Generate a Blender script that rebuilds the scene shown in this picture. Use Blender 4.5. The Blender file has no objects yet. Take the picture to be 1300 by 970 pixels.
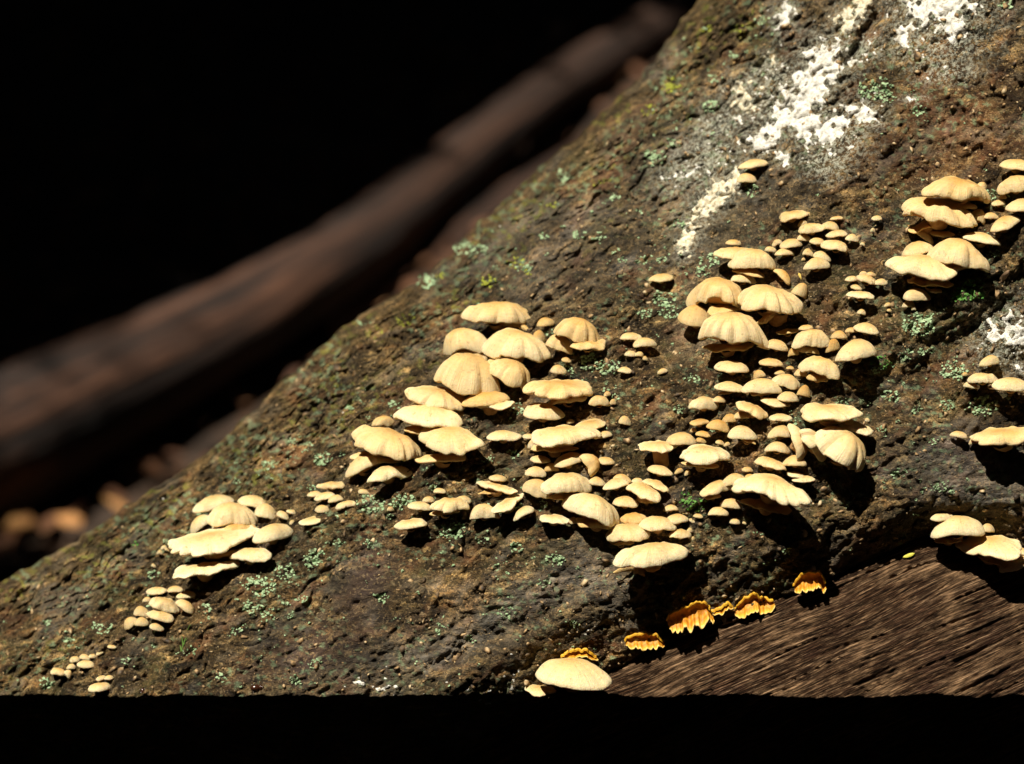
import bpy, bmesh, math, random
import numpy as np
from mathutils import Vector, Matrix

R = math.radians
random.seed(7)
rng = np.random.default_rng(11)
scn = bpy.context.scene
COL = scn.collection

# ------------------------------------------------------------------ camera, light, exposure
PITCH = R(22)
D0 = 1.2                      # metres from the lens to the mushrooms in focus
LENS = 86.0
FPX = 1300 * LENS / 36.0      # focal length in photo pixels
U = D0 / FPX                  # metres per photo pixel at the focus distance
RIGHT = np.array([1.0, 0, 0])
UP = np.array([0, math.sin(PITCH), math.cos(PITCH)])
FWD = np.array([0, math.cos(PITCH), -math.sin(PITCH)])
FOCUS = np.array([0, 0, 0.35])
EYE = FOCUS - FWD * D0

cam_d = bpy.data.cameras.new('camera')
cam = bpy.data.objects.new('camera', cam_d)
COL.objects.link(cam)
cam.location = EYE
cam.rotation_euler = (math.pi / 2 - PITCH, 0, 0)
cam_d.lens = LENS
cam_d.sensor_width = 36
cam_d.clip_start = 0.02
cam_d.clip_end = 300
cam_d.dof.use_dof = True
cam_d.dof.focus_distance = D0 + 0.002
cam_d.dof.aperture_fstop = 5.8
scn.camera = cam

S = np.array([-0.29, -0.30, 0.90]); S /= np.linalg.norm(S)      # towards the sun
SUN_EL = math.asin(S[2]); SUN_AZ = math.atan2(S[0], S[1])
w = bpy.data.worlds.new('World'); scn.world = w; w.use_nodes = True
nt = w.node_tree
sky = nt.nodes.new('ShaderNodeTexSky'); sky.sky_type = 'NISHITA'; sky.sun_disc = False
sky.sun_elevation = SUN_EL; sky.sun_rotation = SUN_AZ
bg = nt.nodes['Background']; bg.inputs['Strength'].default_value = 0.05
nt.links.new(sky.outputs[0], bg.inputs[0])
sun_d = bpy.data.lights.new('sun', 'SUN'); sun_d.energy = 5.0; sun_d.angle = R(0.5)
sun_d.color = (1.0, 0.93, 0.80)
sun = bpy.data.objects.new('sun', sun_d); COL.objects.link(sun)
sun.rotation_euler = Vector(-S).to_track_quat('-Z', 'Y').to_euler()
scn.view_settings.view_transform = 'Standard'
scn.view_settings.look = 'None'
scn.view_settings.exposure = 0.62
scn.view_settings.gamma = 1.0
scn.render.engine = 'CYCLES'
scn.cycles.max_bounces = 5
scn.cycles.use_denoising = True

def unproj(px, py, d):
    px = np.asarray(px, float); py = np.asarray(py, float); d = np.asarray(d, float)
    x = (px - 650) / FPX * d; y = (485 - py) / FPX * d
    return EYE + x[..., None] * RIGHT + y[..., None] * UP + d[..., None] * FWD

# ------------------------------------------------------------------ small helpers
def tag(o, label=None, cat=None, group=None, kind=None):
    if label: o['label'] = label
    if cat: o['category'] = cat
    if group: o['group'] = group
    if kind: o['kind'] = kind
    return o

def empty(name, loc):
    o = bpy.data.objects.new(name, None); o.location = loc
    o.empty_display_size = 0.01
    COL.objects.link(o); return o

def mesh_obj(name, verts, faces, mat, parent=None, smooth=True, origin=None):
    me = bpy.data.meshes.new(name)
    v = np.asarray(verts, float)
    if origin is not None: v = v - np.asarray(origin)
    f = np.asarray(faces) if not isinstance(faces, list) else faces
    if isinstance(f, np.ndarray):
        n, k = f.shape
        me.vertices.add(len(v)); me.vertices.foreach_set('co', v.ravel())
        me.loops.add(n * k); me.loops.foreach_set('vertex_index', f.ravel().astype(np.int32))
        me.polygons.add(n)
        me.polygons.foreach_set('loop_start', np.arange(0, n * k, k, dtype=np.int32))
        me.update(calc_edges=True); me.validate()
    else:
        me.from_pydata(v.tolist(), [], f); me.update()
    if smooth: me.polygons.foreach_set('use_smooth', np.ones(len(me.polygons), bool))
    if mat: me.materials.append(mat)
    o = bpy.data.objects.new(name, me); COL.objects.link(o)
    if parent is not None: o.parent = parent
    return o

def grid_faces(nr, nc, wrap=False, off=0):
    r = np.arange(nr - 1)[:, None]; c = np.arange(nc if wrap else nc - 1)[None, :]
    c2 = (c + 1) % nc
    a = r * nc + c; b = r * nc + c2; d = (r + 1) * nc + c2; e = (r + 1) * nc + c
    return np.stack([a, b, d, e], -1).reshape(-1, 4) + off

def tube(pts, rad, n=10, cap=True):
    pts = np.asarray(pts, float); m = len(pts)
    rad = np.broadcast_to(np.asarray(rad, float), (m,))
    t = np.gradient(pts, axis=0); t /= np.linalg.norm(t, axis=1)[:, None] + 1e-12
    ref = np.array([0.13, 0.21, 0.97])
    if abs(t[0] @ ref) > 0.9: ref = np.array([0.97, 0.2, 0.1])
    n1 = np.cross(t, ref); n1 /= np.linalg.norm(n1, axis=1)[:, None]
    n2 = np.cross(t, n1)
    a = np.linspace(0, 2 * np.pi, n, endpoint=False)
    v = pts[:, None] + rad[:, None, None] * (np.cos(a)[None, :, None] * n1[:, None] + np.sin(a)[None, :, None] * n2[:, None])
    f = grid_faces(m, n, True)
    return v.reshape(-1, 3), f

_P = np.random.default_rng(5).permutation(4096)
_G = np.stack([np.cos(np.linspace(0, 2*np.pi, 64, endpoint=False)), np.sin(np.linspace(0, 2*np.pi, 64, endpoint=False))], -1)
def _h(ix, iy, seed):
    return _P[(_P[(ix + seed * 131) & 4095] + iy) & 4095]
def perlin(x, y, seed=0):
    x = np.asarray(x, float); y = np.asarray(y, float)
    ix = np.floor(x).astype(int); iy = np.floor(y).astype(int); fx = x - ix; fy = y - iy
    u = fx * fx * fx * (fx * (fx * 6 - 15) + 10); v = fy * fy * fy * (fy * (fy * 6 - 15) + 10)
    def g(dx, dy):
        gg = _G[_h(ix + dx, iy + dy, seed) & 63]
        return gg[..., 0] * (fx - dx) + gg[..., 1] * (fy - dy)
    a = g(0, 0); b = g(1, 0); c = g(0, 1); d = g(1, 1)
    return 1.5 * ((a + u * (b - a)) * (1 - v) + (c + u * (d - c)) * v)
def fbm(x, y, seed=0, oct=4, gain=0.5):
    t = 0; a = 1.0
    for k in range(oct):
        t = t + a * perlin(x * 2**k, y * 2**k, seed + k * 7); a *= gain
    return t
def worley(x, y, seed=0):
    x = np.asarray(x, float); y = np.asarray(y, float)
    ix = np.floor(x).astype(int); iy = np.floor(y).astype(int)
    f1 = np.full(x.shape, 9.0); f2 = np.full(x.shape, 9.0); cid = np.zeros(x.shape, int)
    for dx in (-1, 0, 1):
        for dy in (-1, 0, 1):
            h = _h(ix + dx, iy + dy, seed); h2 = _h(iy + dy, ix + dx, seed + 3)
            qx = ix + dx + h / 4096.0; qy = iy + dy + h2 / 4096.0
            d = np.hypot(qx - x, qy - y)
            near = d < f1
            f2 = np.where(near, f1, np.minimum(f2, d)); cid = np.where(near, h, cid); f1 = np.where(near, d, f1)
    return f1, f2, cid / 4096.0
def sstep(a, b, x):
    t = np.clip((np.asarray(x, float) - a) / (b - a), 0, 1); return t * t * (3 - 2 * t)

# ------------------------------------------------------------------ node helpers
class NT:
    def __init__(self, name):
        self.m = bpy.data.materials.new(name); self.m.use_nodes = True
        self.t = self.m.node_tree; self.b = self.t.nodes['Principled BSDF']
    def n(self, typ, **kw):
        nd = self.t.nodes.new(typ)
        for k, v in kw.items(): setattr(nd, k, v)
        return nd
    def l(self, a, b): self.t.links.new(a, b)
    def set(self, nd, **kw):
        for k, v in kw.items():
            nd.inputs[k.replace('_', ' ')].default_value = v
    def noise(self, vec, scale, detail=4, rough=0.6, dist=0.0):
        nd = self.n('ShaderNodeTexNoise'); self.l(vec, nd.inputs['Vector'])
        self.set(nd, Scale=scale, Detail=detail, Roughness=rough, Distortion=dist)
        return nd.outputs['Fac']
    def ramp(self, fac, stops):
        nd = self.n('ShaderNodeValToRGB'); self.l(fac, nd.inputs[0]); e = nd.color_ramp.elements
        while len(e) < len(stops): e.new(0.5)
        for k, (p, c) in enumerate(stops):
            e[k].position = p; e[k].color = (*c, 1) if len(c) == 3 else c
        return nd.outputs[0]
    def mix(self, fac, a, b, mode='MIX'):
        nd = self.n('ShaderNodeMix', data_type='RGBA', blend_type=mode)
        for s, v in ((nd.inputs[0], fac), (nd.inputs[6], a), (nd.inputs[7], b)):
            if isinstance(v, (int, float)): s.default_value = v
            elif isinstance(v, tuple): s.default_value = (*v, 1)
            else: self.l(v, s)
        return nd.outputs[2]
    def math(self, op, a, b=0.0, clamp=False):
        nd = self.n('ShaderNodeMath', operation=op, use_clamp=clamp)
        for s, v in ((nd.inputs[0], a), (nd.inputs[1], b)):
            if isinstance(v, (int, float)): s.default_value = v
            else: self.l(v, s)
        return nd.outputs[0]
    def bump(self, h, dist, strength=1.0, prev=None):
        nd = self.n('ShaderNodeBump'); self.l(h, nd.inputs['Height'])
        nd.inputs['Distance'].default_value = dist; nd.inputs['Strength'].default_value = strength
        if prev is not None: self.l(prev, nd.inputs['Normal'])
        return nd.outputs[0]
# ------------------------------------------------------------------ the fallen trunk
# Its surface is described as a relief over the plane of the focus distance: s runs along the trunk
# (lower left to upper right), q across it from the top ridge; units are 0.39 mm.
AS = np.array([0.769, -0.639]); AQ = np.array([0.639, 0.769]); O_ = np.array([0.0, 740.0])
def to_sq(px, py):
    dx = px - O_[0]; dy = py - O_[1]
    return dx * AS[0] + dy * AS[1], dx * AQ[0] + dy * AQ[1]
def to_px(s, q):
    return O_[0] + s * AS[0] + q * AQ[0], O_[1] + s * AS[1] + q * AQ[1]
_sil = np.array([(-900, 1230), (-400, 955), (0, 740), (100, 683), (200, 617), (265, 577), (300, 541), (400, 446), (450, 406), (500, 376), (550, 341),
                 (600, 291), (650, 245), (700, 202), (750, 160), (800, 108), (830, 75), (860, 36), (888, 0), (950, -85), (1150, -390), (1400, -800)], float)
_ss, _sq = to_sq(_sil[:, 0], _sil[:, 1])
def q_sil(s): return np.interp(s, _ss, _sq)
L1 = np.array([(-600, 1100), (300, 1010), (560, 890), (640, 835), (700, 802), (760, 770), (830, 732), (880, 716), (960, 706), (1050, 676), (1120, 660), (1180, 645), (1240, 640), (1300, 640), (1400, 650), (1800, 650)], float)
L2 = np.array([(-600, 1300), (300, 1150), (560, 985), (640, 912), (700, 884), (770, 852), (830, 826), (890, 797), (950, 775), (1010, 750), (1090, 716), (1150, 688), (1190, 672), (1240, 690), (1300, 712), (1400, 740), (1800, 800)], float)
CREASE = np.array([(1085, 520), (1130, 488), (1180, 456), (1210, 432), (1238, 412), (1270, 385), (1310, 352), (1400, 290)], float)
CRACK = np.array([(1118, -10), (1116, 18), (1098, 42), (1086, 66), (1074, 80)], float)
FURROW = np.array([(560, 845), (610, 812), (680, 790), (740, 742), (790, 718)], float)
FURROW2 = np.array([(820, 300), (850, 380), (848, 470), (862, 540)], float)
def seg_dist(px, py, pl):
    best = np.full(np.shape(px), 1e9); side = np.zeros(np.shape(px))
    for (x0, y0), (x1, y1) in zip(pl[:-1], pl[1:]):
        dx, dy = x1 - x0, y1 - y0; L = dx * dx + dy * dy
        t = np.clip(((px - x0) * dx + (py - y0) * dy) / L, 0, 1)
        ex = px - x0 - t * dx; ey = py - y0 - t * dy; d = np.hypot(ex, ey)
        sd = np.sign(dx * ey - dy * ex)
        m = d < best; best = np.where(m, d, best); side = np.where(m, sd, side)
    return best, side
def blob(px, py, cx, cy, rx, ry, rot=0.0):
    a = R(rot); dx = px - cx; dy = py - cy
    u = (dx * math.cos(a) + dy * math.sin(a)) / rx; v = (-dx * math.sin(a) + dy * math.cos(a)) / ry
    return np.exp(-(u * u + v * v))
BOT = 884.0
def edge_y(px): return BOT + 3 * perlin(px / 70.0, px * 0 + .5, 90) + 2 * perlin(px / 17.0, px * 0 + .5, 91)

def base_depth(px, py):
    s, q = to_sq(px, py); qq = q - q_sil(s)
    Q = 440 + 150 * sstep(100, 1300, s); Dm = 1.0 * Q
    x = 1 - np.clip(qq / Q, 0, 1)
    d = Dm * (1 - np.sqrt(np.clip(1 - x * x, 0, 1)))
    d = d + 8 * sstep(500, 900, qq)
    # root swellings and folds
    b, sd = seg_dist(px + 9 * perlin(px / 28, py / 24, 45), py + 11 * perlin(px / 31, py / 22, 46), CREASE)
    d = d + 15 * np.exp(-(b / 15)**2) * (.6 + .8 * perlin(px / 40, py / 40, 47)) - 16 * np.exp(-((b - 42) / 34)**2) * (sd < 0) - 10 * np.exp(-((b - 60) / 45)**2) * (sd > 0)
    d = d - 26 * blob(px, py, 1215, 585, 90, 60, -15) - 10 * blob(px, py, 960, 600, 130, 110) - 12 * blob(px, py, 640, 520, 170, 120, -35)
    d = d + 10 * blob(px, py, 850, 470, 60, 130) + 12 * blob(px, py, 560, 690, 120, 40, -30) - 12 * blob(px, py, 470, 750, 110, 60, -30)
    b, sd = seg_dist(px, py, CRACK); d = d + 22 * np.exp(-(b / 7)**2)
    b, sd = seg_dist(px, py, FURROW); d = d + 9 * np.exp(-(b / 12)**2)
    b, sd = seg_dist(px, py, FURROW2); d = d + 7 * np.exp(-(b / 25)**2)
    d = d - 8 * blob(px, py, 516, 596, 16, 12) - 9 * blob(px, py, 735, 590, 14, 12) - 10 * blob(px, py, 870, 635, 22, 14) - 9 * blob(px, py, 548, 606, 16, 10)
    # lip of bark over the decayed wood, then the wood itself
    l1 = np.interp(px, L1[:, 0], L1[:, 1]) + 7 * perlin(px / 45, py * 0 + .3, 40); l2 = np.interp(px, L2[:, 0], L2[:, 1]) + 4 * perlin(px / 30, py * 0 + .3, 41)
    t = np.clip((py - l1) / np.maximum(l2 - l1, 10), 0, 1)
    d = d + 36 * t ** 1.1 - 8 * np.exp(-((py - l1 + 16) / 22)**2)
    below = np.maximum(py - l2, 0)
    d = d - 48 * (1 - np.exp(-below / 120.0)) - 0.12 * below + 5 * np.exp(-(below / 5)**2) * (below > 0)
    # the trunk turns under: undercut added to put the strip below in shadow
    e = np.maximum(py - edge_y(px), 0)
    d = d + 3.2 * e + 10 * (1 - np.exp(-e / 2.0))
    return d
def wood_mask(px, py):
    l2 = np.interp(px, L2[:, 0], L2[:, 1]) + 4 * perlin(px / 30, py * 0 + .3, 41)
    return py > l2 + 1.5 * perlin(px / 6, py / 6, 44)
def smooth_zone(px, py):
    return np.clip(0.9 * blob(px, py, 1235, 600, 85, 50, 10) + .7 * blob(px, py, 640, 310, 130, 50, -38) + .6 * blob(px, py, 880, 440, 50, 70) + .6 * blob(px, py, 1050, 300, 200, 60) + 0.7 * blob(px, py, 470, 735, 60, 45, -40) + .6 * blob(px, py, 740, 715, 55, 35, -30)
                   + .6 * blob(px, py, 400, 830, 120, 50, -20) + .5 * blob(px, py, 1190, 100, 70, 40), 0, 1)
def bark_relief(px, py):
    s, q = to_sq(px, py)
    wx = 9 * perlin(s / 37, q / 31, 60); wy = 8 * perlin(s / 29, q / 37, 61)
    ss = s + wx; qq = q + wy
    sm = smooth_zone(px, py)
    d = 7 * fbm(ss / 130, qq / 80, 1, 2) 
    f1, f2, _ = worley(ss / 34, qq / 17, 21)
    d = d + 3.2 * (np.exp(-((f2 - f1) / 0.13)**2) - .25) * (1 - .7 * sm) * (0.4 + sstep(-.3, .5, perlin(s / 90, q / 70, 77)))
    f1, f2, c = worley(ss / 13, qq / 9, 22)
    d = d - (1 - .6 * sm) * 1.5 * (sstep(0.02, .35, f2 - f1) * (0.3 + c)) 
    d = d - (1 - .55 * sm) * (4.2 * fbm(ss / 34, qq / 13, 31, 2) + 3.2 * np.abs(perlin(ss / 15, qq / 6, 33)) + 1.5 * perlin(ss / 9, qq / 4.5, 36))
    f1, f2, c = worley(s / 8.0 + 3, q / 5.2, 23)
    d = d - (1 - .6 * sm) * 1.0 * sstep(.5, .0, f1) * (c > .35) * (0.6 + c)
    d = d - (1 - .4 * sm) * 1.1 * perlin(s / 4.8, q / 3.1, 34)
    ck = perlin(ss / 62, qq / 10, 37); d = d + 3.6 * np.exp(-(ck / .07)**2) * sstep(-.2, .3, perlin(s / 80, q / 60, 38))
    pit = perlin(s / 26, q / 20, 50); d = d + 6 * sstep(.52, .8, pit)
    lump = perlin(s / 22 + 40, q / 18, 51); d = d - 5 * sstep(.45, .9, lump)
    return d
GR = R(-24)
def wood_relief(px, py):
    g = px * math.cos(GR) + py * math.sin(GR); h = -px * math.sin(GR) + py * math.cos(GR)
    h = h + 5 * perlin(g / 120, h / 60, 70)
    d = 4 * fbm(g / 160, h / 40, 71, 2)
    d = d - 2.2 * perlin(g / 190, h / 6.0, 72) - 1.7 * perlin(g / 120, h / 3.4, 73)
    f1, f2, c = worley(g / 210, h / 7.5, 74)
    d = d + 3.0 * np.exp(-((f2 - f1) / .16)**2) - 2.4 * c
    d = d + 7 * sstep(.40, .6, perlin(g / 120, h / 6.0, 75)) + 1.2 * perlin(g / 30, h / 3.4, 76) + .4 * perlin(g / 9, h / 3, 78)
    return d
def depth(px, py, relief=True):
    """distance of the trunk's surface from the lens, metres"""
    px = np.asarray(px, float); py = np.asarray(py, float)
    d = base_depth(px, py)
    if relief:
        s, q = to_sq(px, py); qq = q - q_sil(s)
        Q = 440 + 150 * sstep(100, 1300, s); x = 1 - np.clip(qq / Q, 0, 1)
        k = 1 / np.clip(np.sqrt(1 - x * x + 1e-6), .42, 1)
        d = d + np.where(wood_mask(px, py), wood_relief(px, py), k * bark_relief(px, py))
    return D0 + U * d
def surf(px, py, lift=0.0):
    return unproj(px, py, depth(px, py) - lift * U)

# rows: over the back, round the ridge, down the front, under
phi = np.linspace(0, np.pi / 2, 330)
s_f = np.arange(-140, 1500, 2.1)
s_lo = -140 - np.cumsum(np.linspace(3, 60, 26)); s_hi = s_f[-1] + np.cumsum(np.linspace(3, 60, 26))
s_ax = np.concatenate([s_lo[::-1], s_f, s_hi])
v_in = 1 - np.cos(phi)                    # 0..1 of Q, dense at the ridge
q_out = np.cumsum(np.full(250, 2.2))
SS = s_ax[None, :]
QQ = 440 + 150 * sstep(100, 1300, SS)
rows = np.concatenate([v_in[:, None] * QQ, QQ + q_out[:, None] * (1 + 0 * SS)], 0)
Sg = np.broadcast_to(SS, rows.shape)
sil_n = 3.5 * fbm(s_ax / 26, s_ax * 0 + .37, 80, 3) + 4 * perlin(s_ax / 90, s_ax * 0, 81)
wob = sil_n[None, :] * np.exp(-rows / 40.0)
PX, PY = to_px(Sg, rows + q_sil(Sg))
dd = depth(PX, PY)
# bulge at the very ridge so the outline is rough
ox, oy = AQ[0] * wob, AQ[1] * wob
keep_far = PY < 1010
TV = unproj(PX + ox, PY + oy, dd)
nr, nc = rows.shape
# back of the trunk: half an ellipse behind the ridge
kb = 22
ang = np.linspace(0, np.pi * 0.8, kb)[1:][::-1]
ridge_px, ridge_py, ridge_d = (PX + ox)[0], (PY + oy)[0], dd[0]
BV = []
for a in ang:
    qb = (1 - math.cos(a)) * 420; db = math.sin(a) * 520 + (a > np.pi/2) * 0
    bx, by = ridge_px + AQ[0] * qb, ridge_py + AQ[1] * qb
    nz = 10 * fbm(s_ax / 60, s_ax * 0 + a * 3, 85, 3) * min(1, a * 2)
    BV.append(unproj(bx, by, ridge_d + (db + nz) * U))
BV = np.stack(BV)
ALLV = np.concatenate([BV, TV], 0)
allf = grid_faces(kb - 1 + nr, nc)
rI = allf[:, 0] // nc; cI = allf[:, 0] % nc
fy = np.where(rI >= kb - 1, PY[np.clip(rI - kb + 1, 0, nr - 1), cI], 0)
fx = np.where(rI >= kb - 1, PX[np.clip(rI - kb + 1, 0, nr - 1), cI], 0)
keep = (fy < 1010) & (fx < 1900)
# thin out what lies far outside the picture
isw = wood_mask(fx, fy) & (rI >= kb - 1)
V = ALLV.reshape(-1, 3)
def sub(faces):
    used = np.unique(faces); mp = np.zeros(len(V), int); mp[used] = np.arange(len(used))
    return V[used], mp[faces], used

trunk_loc = surf(650.0, 560.0)
TRUNK = empty('fallen_tree', trunk_loc)
tag(TRUNK, 'huge mossy fallen tree trunk covered with buff shelf fungi, sloping up to the right', 'tree')

PXa = np.concatenate([np.broadcast_to(PX[:1], (kb - 1, nc)), PX], 0).ravel()
PYa = np.concatenate([np.broadcast_to(PY[:1], (kb - 1, nc)), PY], 0).ravel()

# ---- where lichen crusts, stains and rust sit
WHITE = [(1290, 425, 13, 16, -20), (1262, 420, 7, 11, 0), (1278, 402, 7, 5, -30), (996, 21, 9, 16, 20), (1046, 77, 22, 21, 0), (1027, 104, 21, 18, 0), (1020, 127, 22, 17, 0), (1008, 150, 34, 15, -10), (965, 178, 14, 13, 0),
         (1038, 163, 30, 15, 10), (1092, 145, 18, 12, 10), (1081, 77, 10, 6, 0), (996, 200, 9, 7, 0), (1192, 8, 40, 22, 0), (1210, 36, 13, 15, 0), (1144, 44, 8, 12, 0),
         (985, 165, 20, 10, -30), (1060, 58, 8, 6, 0), (1160, 126, 8, 3, 0)]
CREAM = [(1074, 28, 12, 12, 0), (1094, 6, 14, 10, -40), (1066, 57, 8, 5, 0), (954, 124, 24, 18, -20), (976, 82, 11, 9, 0), (958, 94, 7, 6, 0), (911, 246, 11, 32, 48), (878, 292, 8, 9, 0), (870, 312, 7, 11, 20), (978, 140, 18, 9, -20)]
SPARSE = [(1065, 172, 22, 18, 0), (1050, 204, 18, 14, 0), (1185, 58, 36, 13, 0), (1200, 90, 22, 9, 0), (915, 154, 22, 12, -30), (888, 204, 30, 18, -30), (985, 110, 20, 18, 0),
          (1283, 432, 24, 26, -30), (1265, 415, 16, 10, -20), (1290, 872, 18, 7, -15), (1100, 60, 16, 10, 0), (612, 868, 12, 14, 20), (650, 850, 10, 16, 30), (497, 866, 40, 9, 0), (480, 850, 20, 6, -20), (745, 810, 20, 10, 0)]
def field(lst, px, py): 
    t = np.zeros(np.shape(px))
    for cx, cy, rx, ry, ro in lst: t = np.maximum(t, blob(px, py, cx, cy, rx * 1.6, ry * 1.6, ro))
    return t
s_, q_ = to_sq(PXa, PYa)
near = (PXa > -80) & (PXa < 1400) & (PYa > -120) & (PYa < 960)
n1 = fbm(PXa / 10, PYa / 10, 100, 3); n2 = fbm(PXa / 5, PYa / 5, 104, 2)
fw = field(WHITE, PXa, PYa) + .46 * n1 + .10 * n2 - .13 * sstep(.12, .45, perlin(PXa / 13, PYa / 11, 150)) - .10 * sstep(.1, .4, perlin(PXa / 6, PYa / 6, 151))
fc = 1.1 * field(CREAM, PXa, PYa) + .46 * n1 + .10 * n2
wf1, wf2, wc = worley(PXa / 8.5, PYa / 7.0, 110)
fs = np.where((wc > .38) & (wf1 < .50) & (field(SPARSE, PXa, PYa) + .3 * n1 > .22), .85, 0)
fsc = np.where((wc > .5) & (wf1 < .46) & (np.maximum(field(WHITE, PXa, PYa), field(CREAM, PXa, PYa))**.25 + .35 * n1 > .5), .85, 0)
white_m = np.maximum(fw, fs); white_m = np.maximum(white_m, fsc * (field(WHITE, PXa, PYa) >= field(CREAM, PXa, PYa))); cream_m = np.maximum(fc, fsc)
white_m = np.where(near, white_m, 0); cream_m = np.where(near, cream_m, 0)

dots = perlin(PXa / 16, PYa / 13, 120)
rust = np.clip(blob(PXa, PYa, 782, 200, 16, 46, 35) + .7 * blob(PXa, PYa, 1210, 150, 90, 60) + .5 * blob(PXa, PYa, 1130, 200, 80, 50) + .7 * blob(PXa, PYa, 745, 262, 12, 40, 45) + .75 * sstep(.25, .75, fbm(s_ / 70, q_ / 34, 130, 3)) , 0, 1)
grey = np.clip(1.25 * blob(PXa, PYa, 1240, 605, 85, 46, 12) + .6 * blob(PXa, PYa, 900, 230, 90, 120, 35) + .9 * blob(PXa, PYa, 745, 725, 50, 42, -30) + .7 * blob(PXa, PYa, 520, 835, 110, 34, -15) + .5 * blob(PXa, PYa, 700, 330, 90, 60, -30)
               + .6 * blob(PXa, PYa, 655, 770, 60, 30, -30) + .5 * sstep(.2, .7, fbm(s_ / 90 + 7, q_ / 50, 131, 3)), 0, 1)
purple = np.clip(blob(PXa, PYa, 466, 738, 46, 30, -50) + .8 * blob(PXa, PYa, 390, 835, 90, 36, -20) + .5 * blob(PXa, PYa, 1215, 570, 50, 34), 0, 1)
olive = np.clip(.8 * blob(PXa, PYa, 1100, 385, 55, 30) + .5 * blob(PXa, PYa, 905, 250, 60, 80, 20) + .8 * blob(PXa, PYa, 1200, 400, 70, 34, -30) + .7 * sstep(.15, .7, fbm(PXa / 55, PYa / 45, 133, 3)), 0, 1)
pale = np.clip(.8 * blob(PXa, PYa, 875, 430, 22, 30) + .7 * blob(PXa, PYa, 650, 290, 16, 60, 45) + .9 * blob(PXa, PYa, 178, 812, 22, 12) + .8 * blob(PXa, PYa, 100, 765, 18, 10)
               + .6 * blob(PXa, PYa, 790, 170, 10, 50, 35) + .6 * sstep(.3, .8, fbm(s_ / 48, q_ / 20 + 9, 134, 3)), 0, 1)
mint = np.where(near, sstep(.36, .56, fbm(PXa / 9, PYa / 8, 140, 3) + .22 * np.exp(-(((q_ - q_sil(s_)) - 25) / 35)**2)) * sstep(-.15, .35, fbm(PXa / 110, PYa / 90, 141, 2) + .12), 0)
qr = q_ - q_sil(s_)
yel = np.where(near, sstep(.30, .5, fbm(PXa / 11, PYa / 9, 142, 3)) * np.exp(-((qr - 40) / 70)**2) * sstep(0, .5, fbm(PXa / 80, PYa / 80, 143, 2) + .15), 0)

halo = np.where(near, np.clip(1.2 * np.maximum(np.maximum(field(WHITE, PXa, PYa), field(CREAM, PXa, PYa)), field(SPARSE, PXa, PYa)) ** .45 - .25 + .25 * n1, 0, 1) * (PYa < 480), 0)
def attr(o, name, a, b, c, d):
    at = o.data.attributes.new(name, 'FLOAT_COLOR', 'POINT')
    at.data.foreach_set('color', np.stack([a, b, c, d], -1).astype(np.float32).ravel())

# ---- bark material
M = NT('bark'); 
geo = M.n('ShaderNodeNewGeometry'); P = geo.outputs['Position']
mp = M.n('ShaderNodeMapping'); mp.inputs['Rotation'].default_value = (0, R(40), 0); mp.inputs['Scale'].default_value = (0.36, 1, 1); M.l(P, mp.inputs[0]); Pm = mp.outputs[0]
a1 = M.n('ShaderNodeAttribute', attribute_name='stain'); a2 = M.n('ShaderNodeAttribute', attribute_name='growth')
sp1 = M.n('ShaderNodeSeparateColor'); M.l(a1.outputs['Color'], sp1.inputs[0]); sp2 = M.n('ShaderNodeSeparateColor'); M.l(a2.outputs['Color'], sp2.inputs[0])
nA = M.noise(Pm, 95, 6, .68, .4); nB = M.noise(Pm, 330, 5, .7, .3); nC = M.noise(P, 1100, 3, .65); nD = M.noise(P, 38, 3, .6)
c0 = M.ramp(nA, [(.32, (0.011, 0.00768, 0.00287)), (.45, (0.052, 0.03456, 0.01312)), (.56, (0.125, 0.0864, 0.03526)), (.70, (0.27, 0.1968, 0.09184))])
c1 = M.ramp(nB, [(.36, (0.009, 0.00576, 0.00246)), (.48, (0.062, 0.04032, 0.01558)), (.58, (0.17, 0.1133, 0.04674)), (.68, (0.4, 0.288, 0.1353))])
c = M.mix(.55, c0, c1); vd = M.n('ShaderNodeMapping'); vn = M.n('ShaderNodeTexNoise'); M.l(P, vn.inputs['Vector']); M.set(vn, Scale=300.0, Detail=2.0)
va = M.n('ShaderNodeVectorMath', operation='MULTIPLY_ADD'); M.l(vn.outputs['Color'], va.inputs[0]); va.inputs[1].default_value = (.006, .006, .006); M.l(Pm, va.inputs[2])
vor = M.n('ShaderNodeTexVoronoi'); M.l(va.outputs[0], vor.inputs['Vector']); vor.inputs['Scale'].default_value = 300; vs_ = M.n('ShaderNodeSeparateColor'); M.l(vor.outputs['Color'], vs_.inputs[0])
flake = M.ramp(vs_.outputs[0], [(0, (0.02, 0.01248, 0.00574)), (.30, (0.045, 0.0288, 0.01148)), (.42, (0.1, 0.06528, 0.02624)), (.60, (0.07, 0.0528, 0.02296)), (.68, (0.2, 0.1248, 0.0492)), (.80, (0.15, 0.072, 0.0246)), (.88, (0.34, 0.2304, 0.1066)), (1, (0.5, 0.3552, 0.1722))])
c = M.mix(M.ramp(nA, [(.38, (0.25, 0.24, 0.205)), (.6, (0.75, 0.72, 0.615))]), c, flake); nE = M.noise(Pm, 190, 3, .6, .5)
c = M.mix(.8, c, M.ramp(nE, [(.36, (0.22, 0.192, 0.1476)), (.5, (0.95, 0.912, 0.779)), (.64, (1.9, 1.728, 1.312))]), 'MULTIPLY')
c = M.mix(.75, c, M.ramp(nC, [(.38, (0.28, 0.2592, 0.205)), (.5, (1, 0.96, 0.82)), (.62, (2, 1.776, 1.312))]), 'MULTIPLY')
fr = M.math('MULTIPLY', sp1.outputs[0], M.ramp(nB, [(.35, (0, 0, 0)), (.6, (1, 1, 1))])); c = M.mix(M.math('MULTIPLY', fr, .8), c, (.27, .10, .032))
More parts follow.
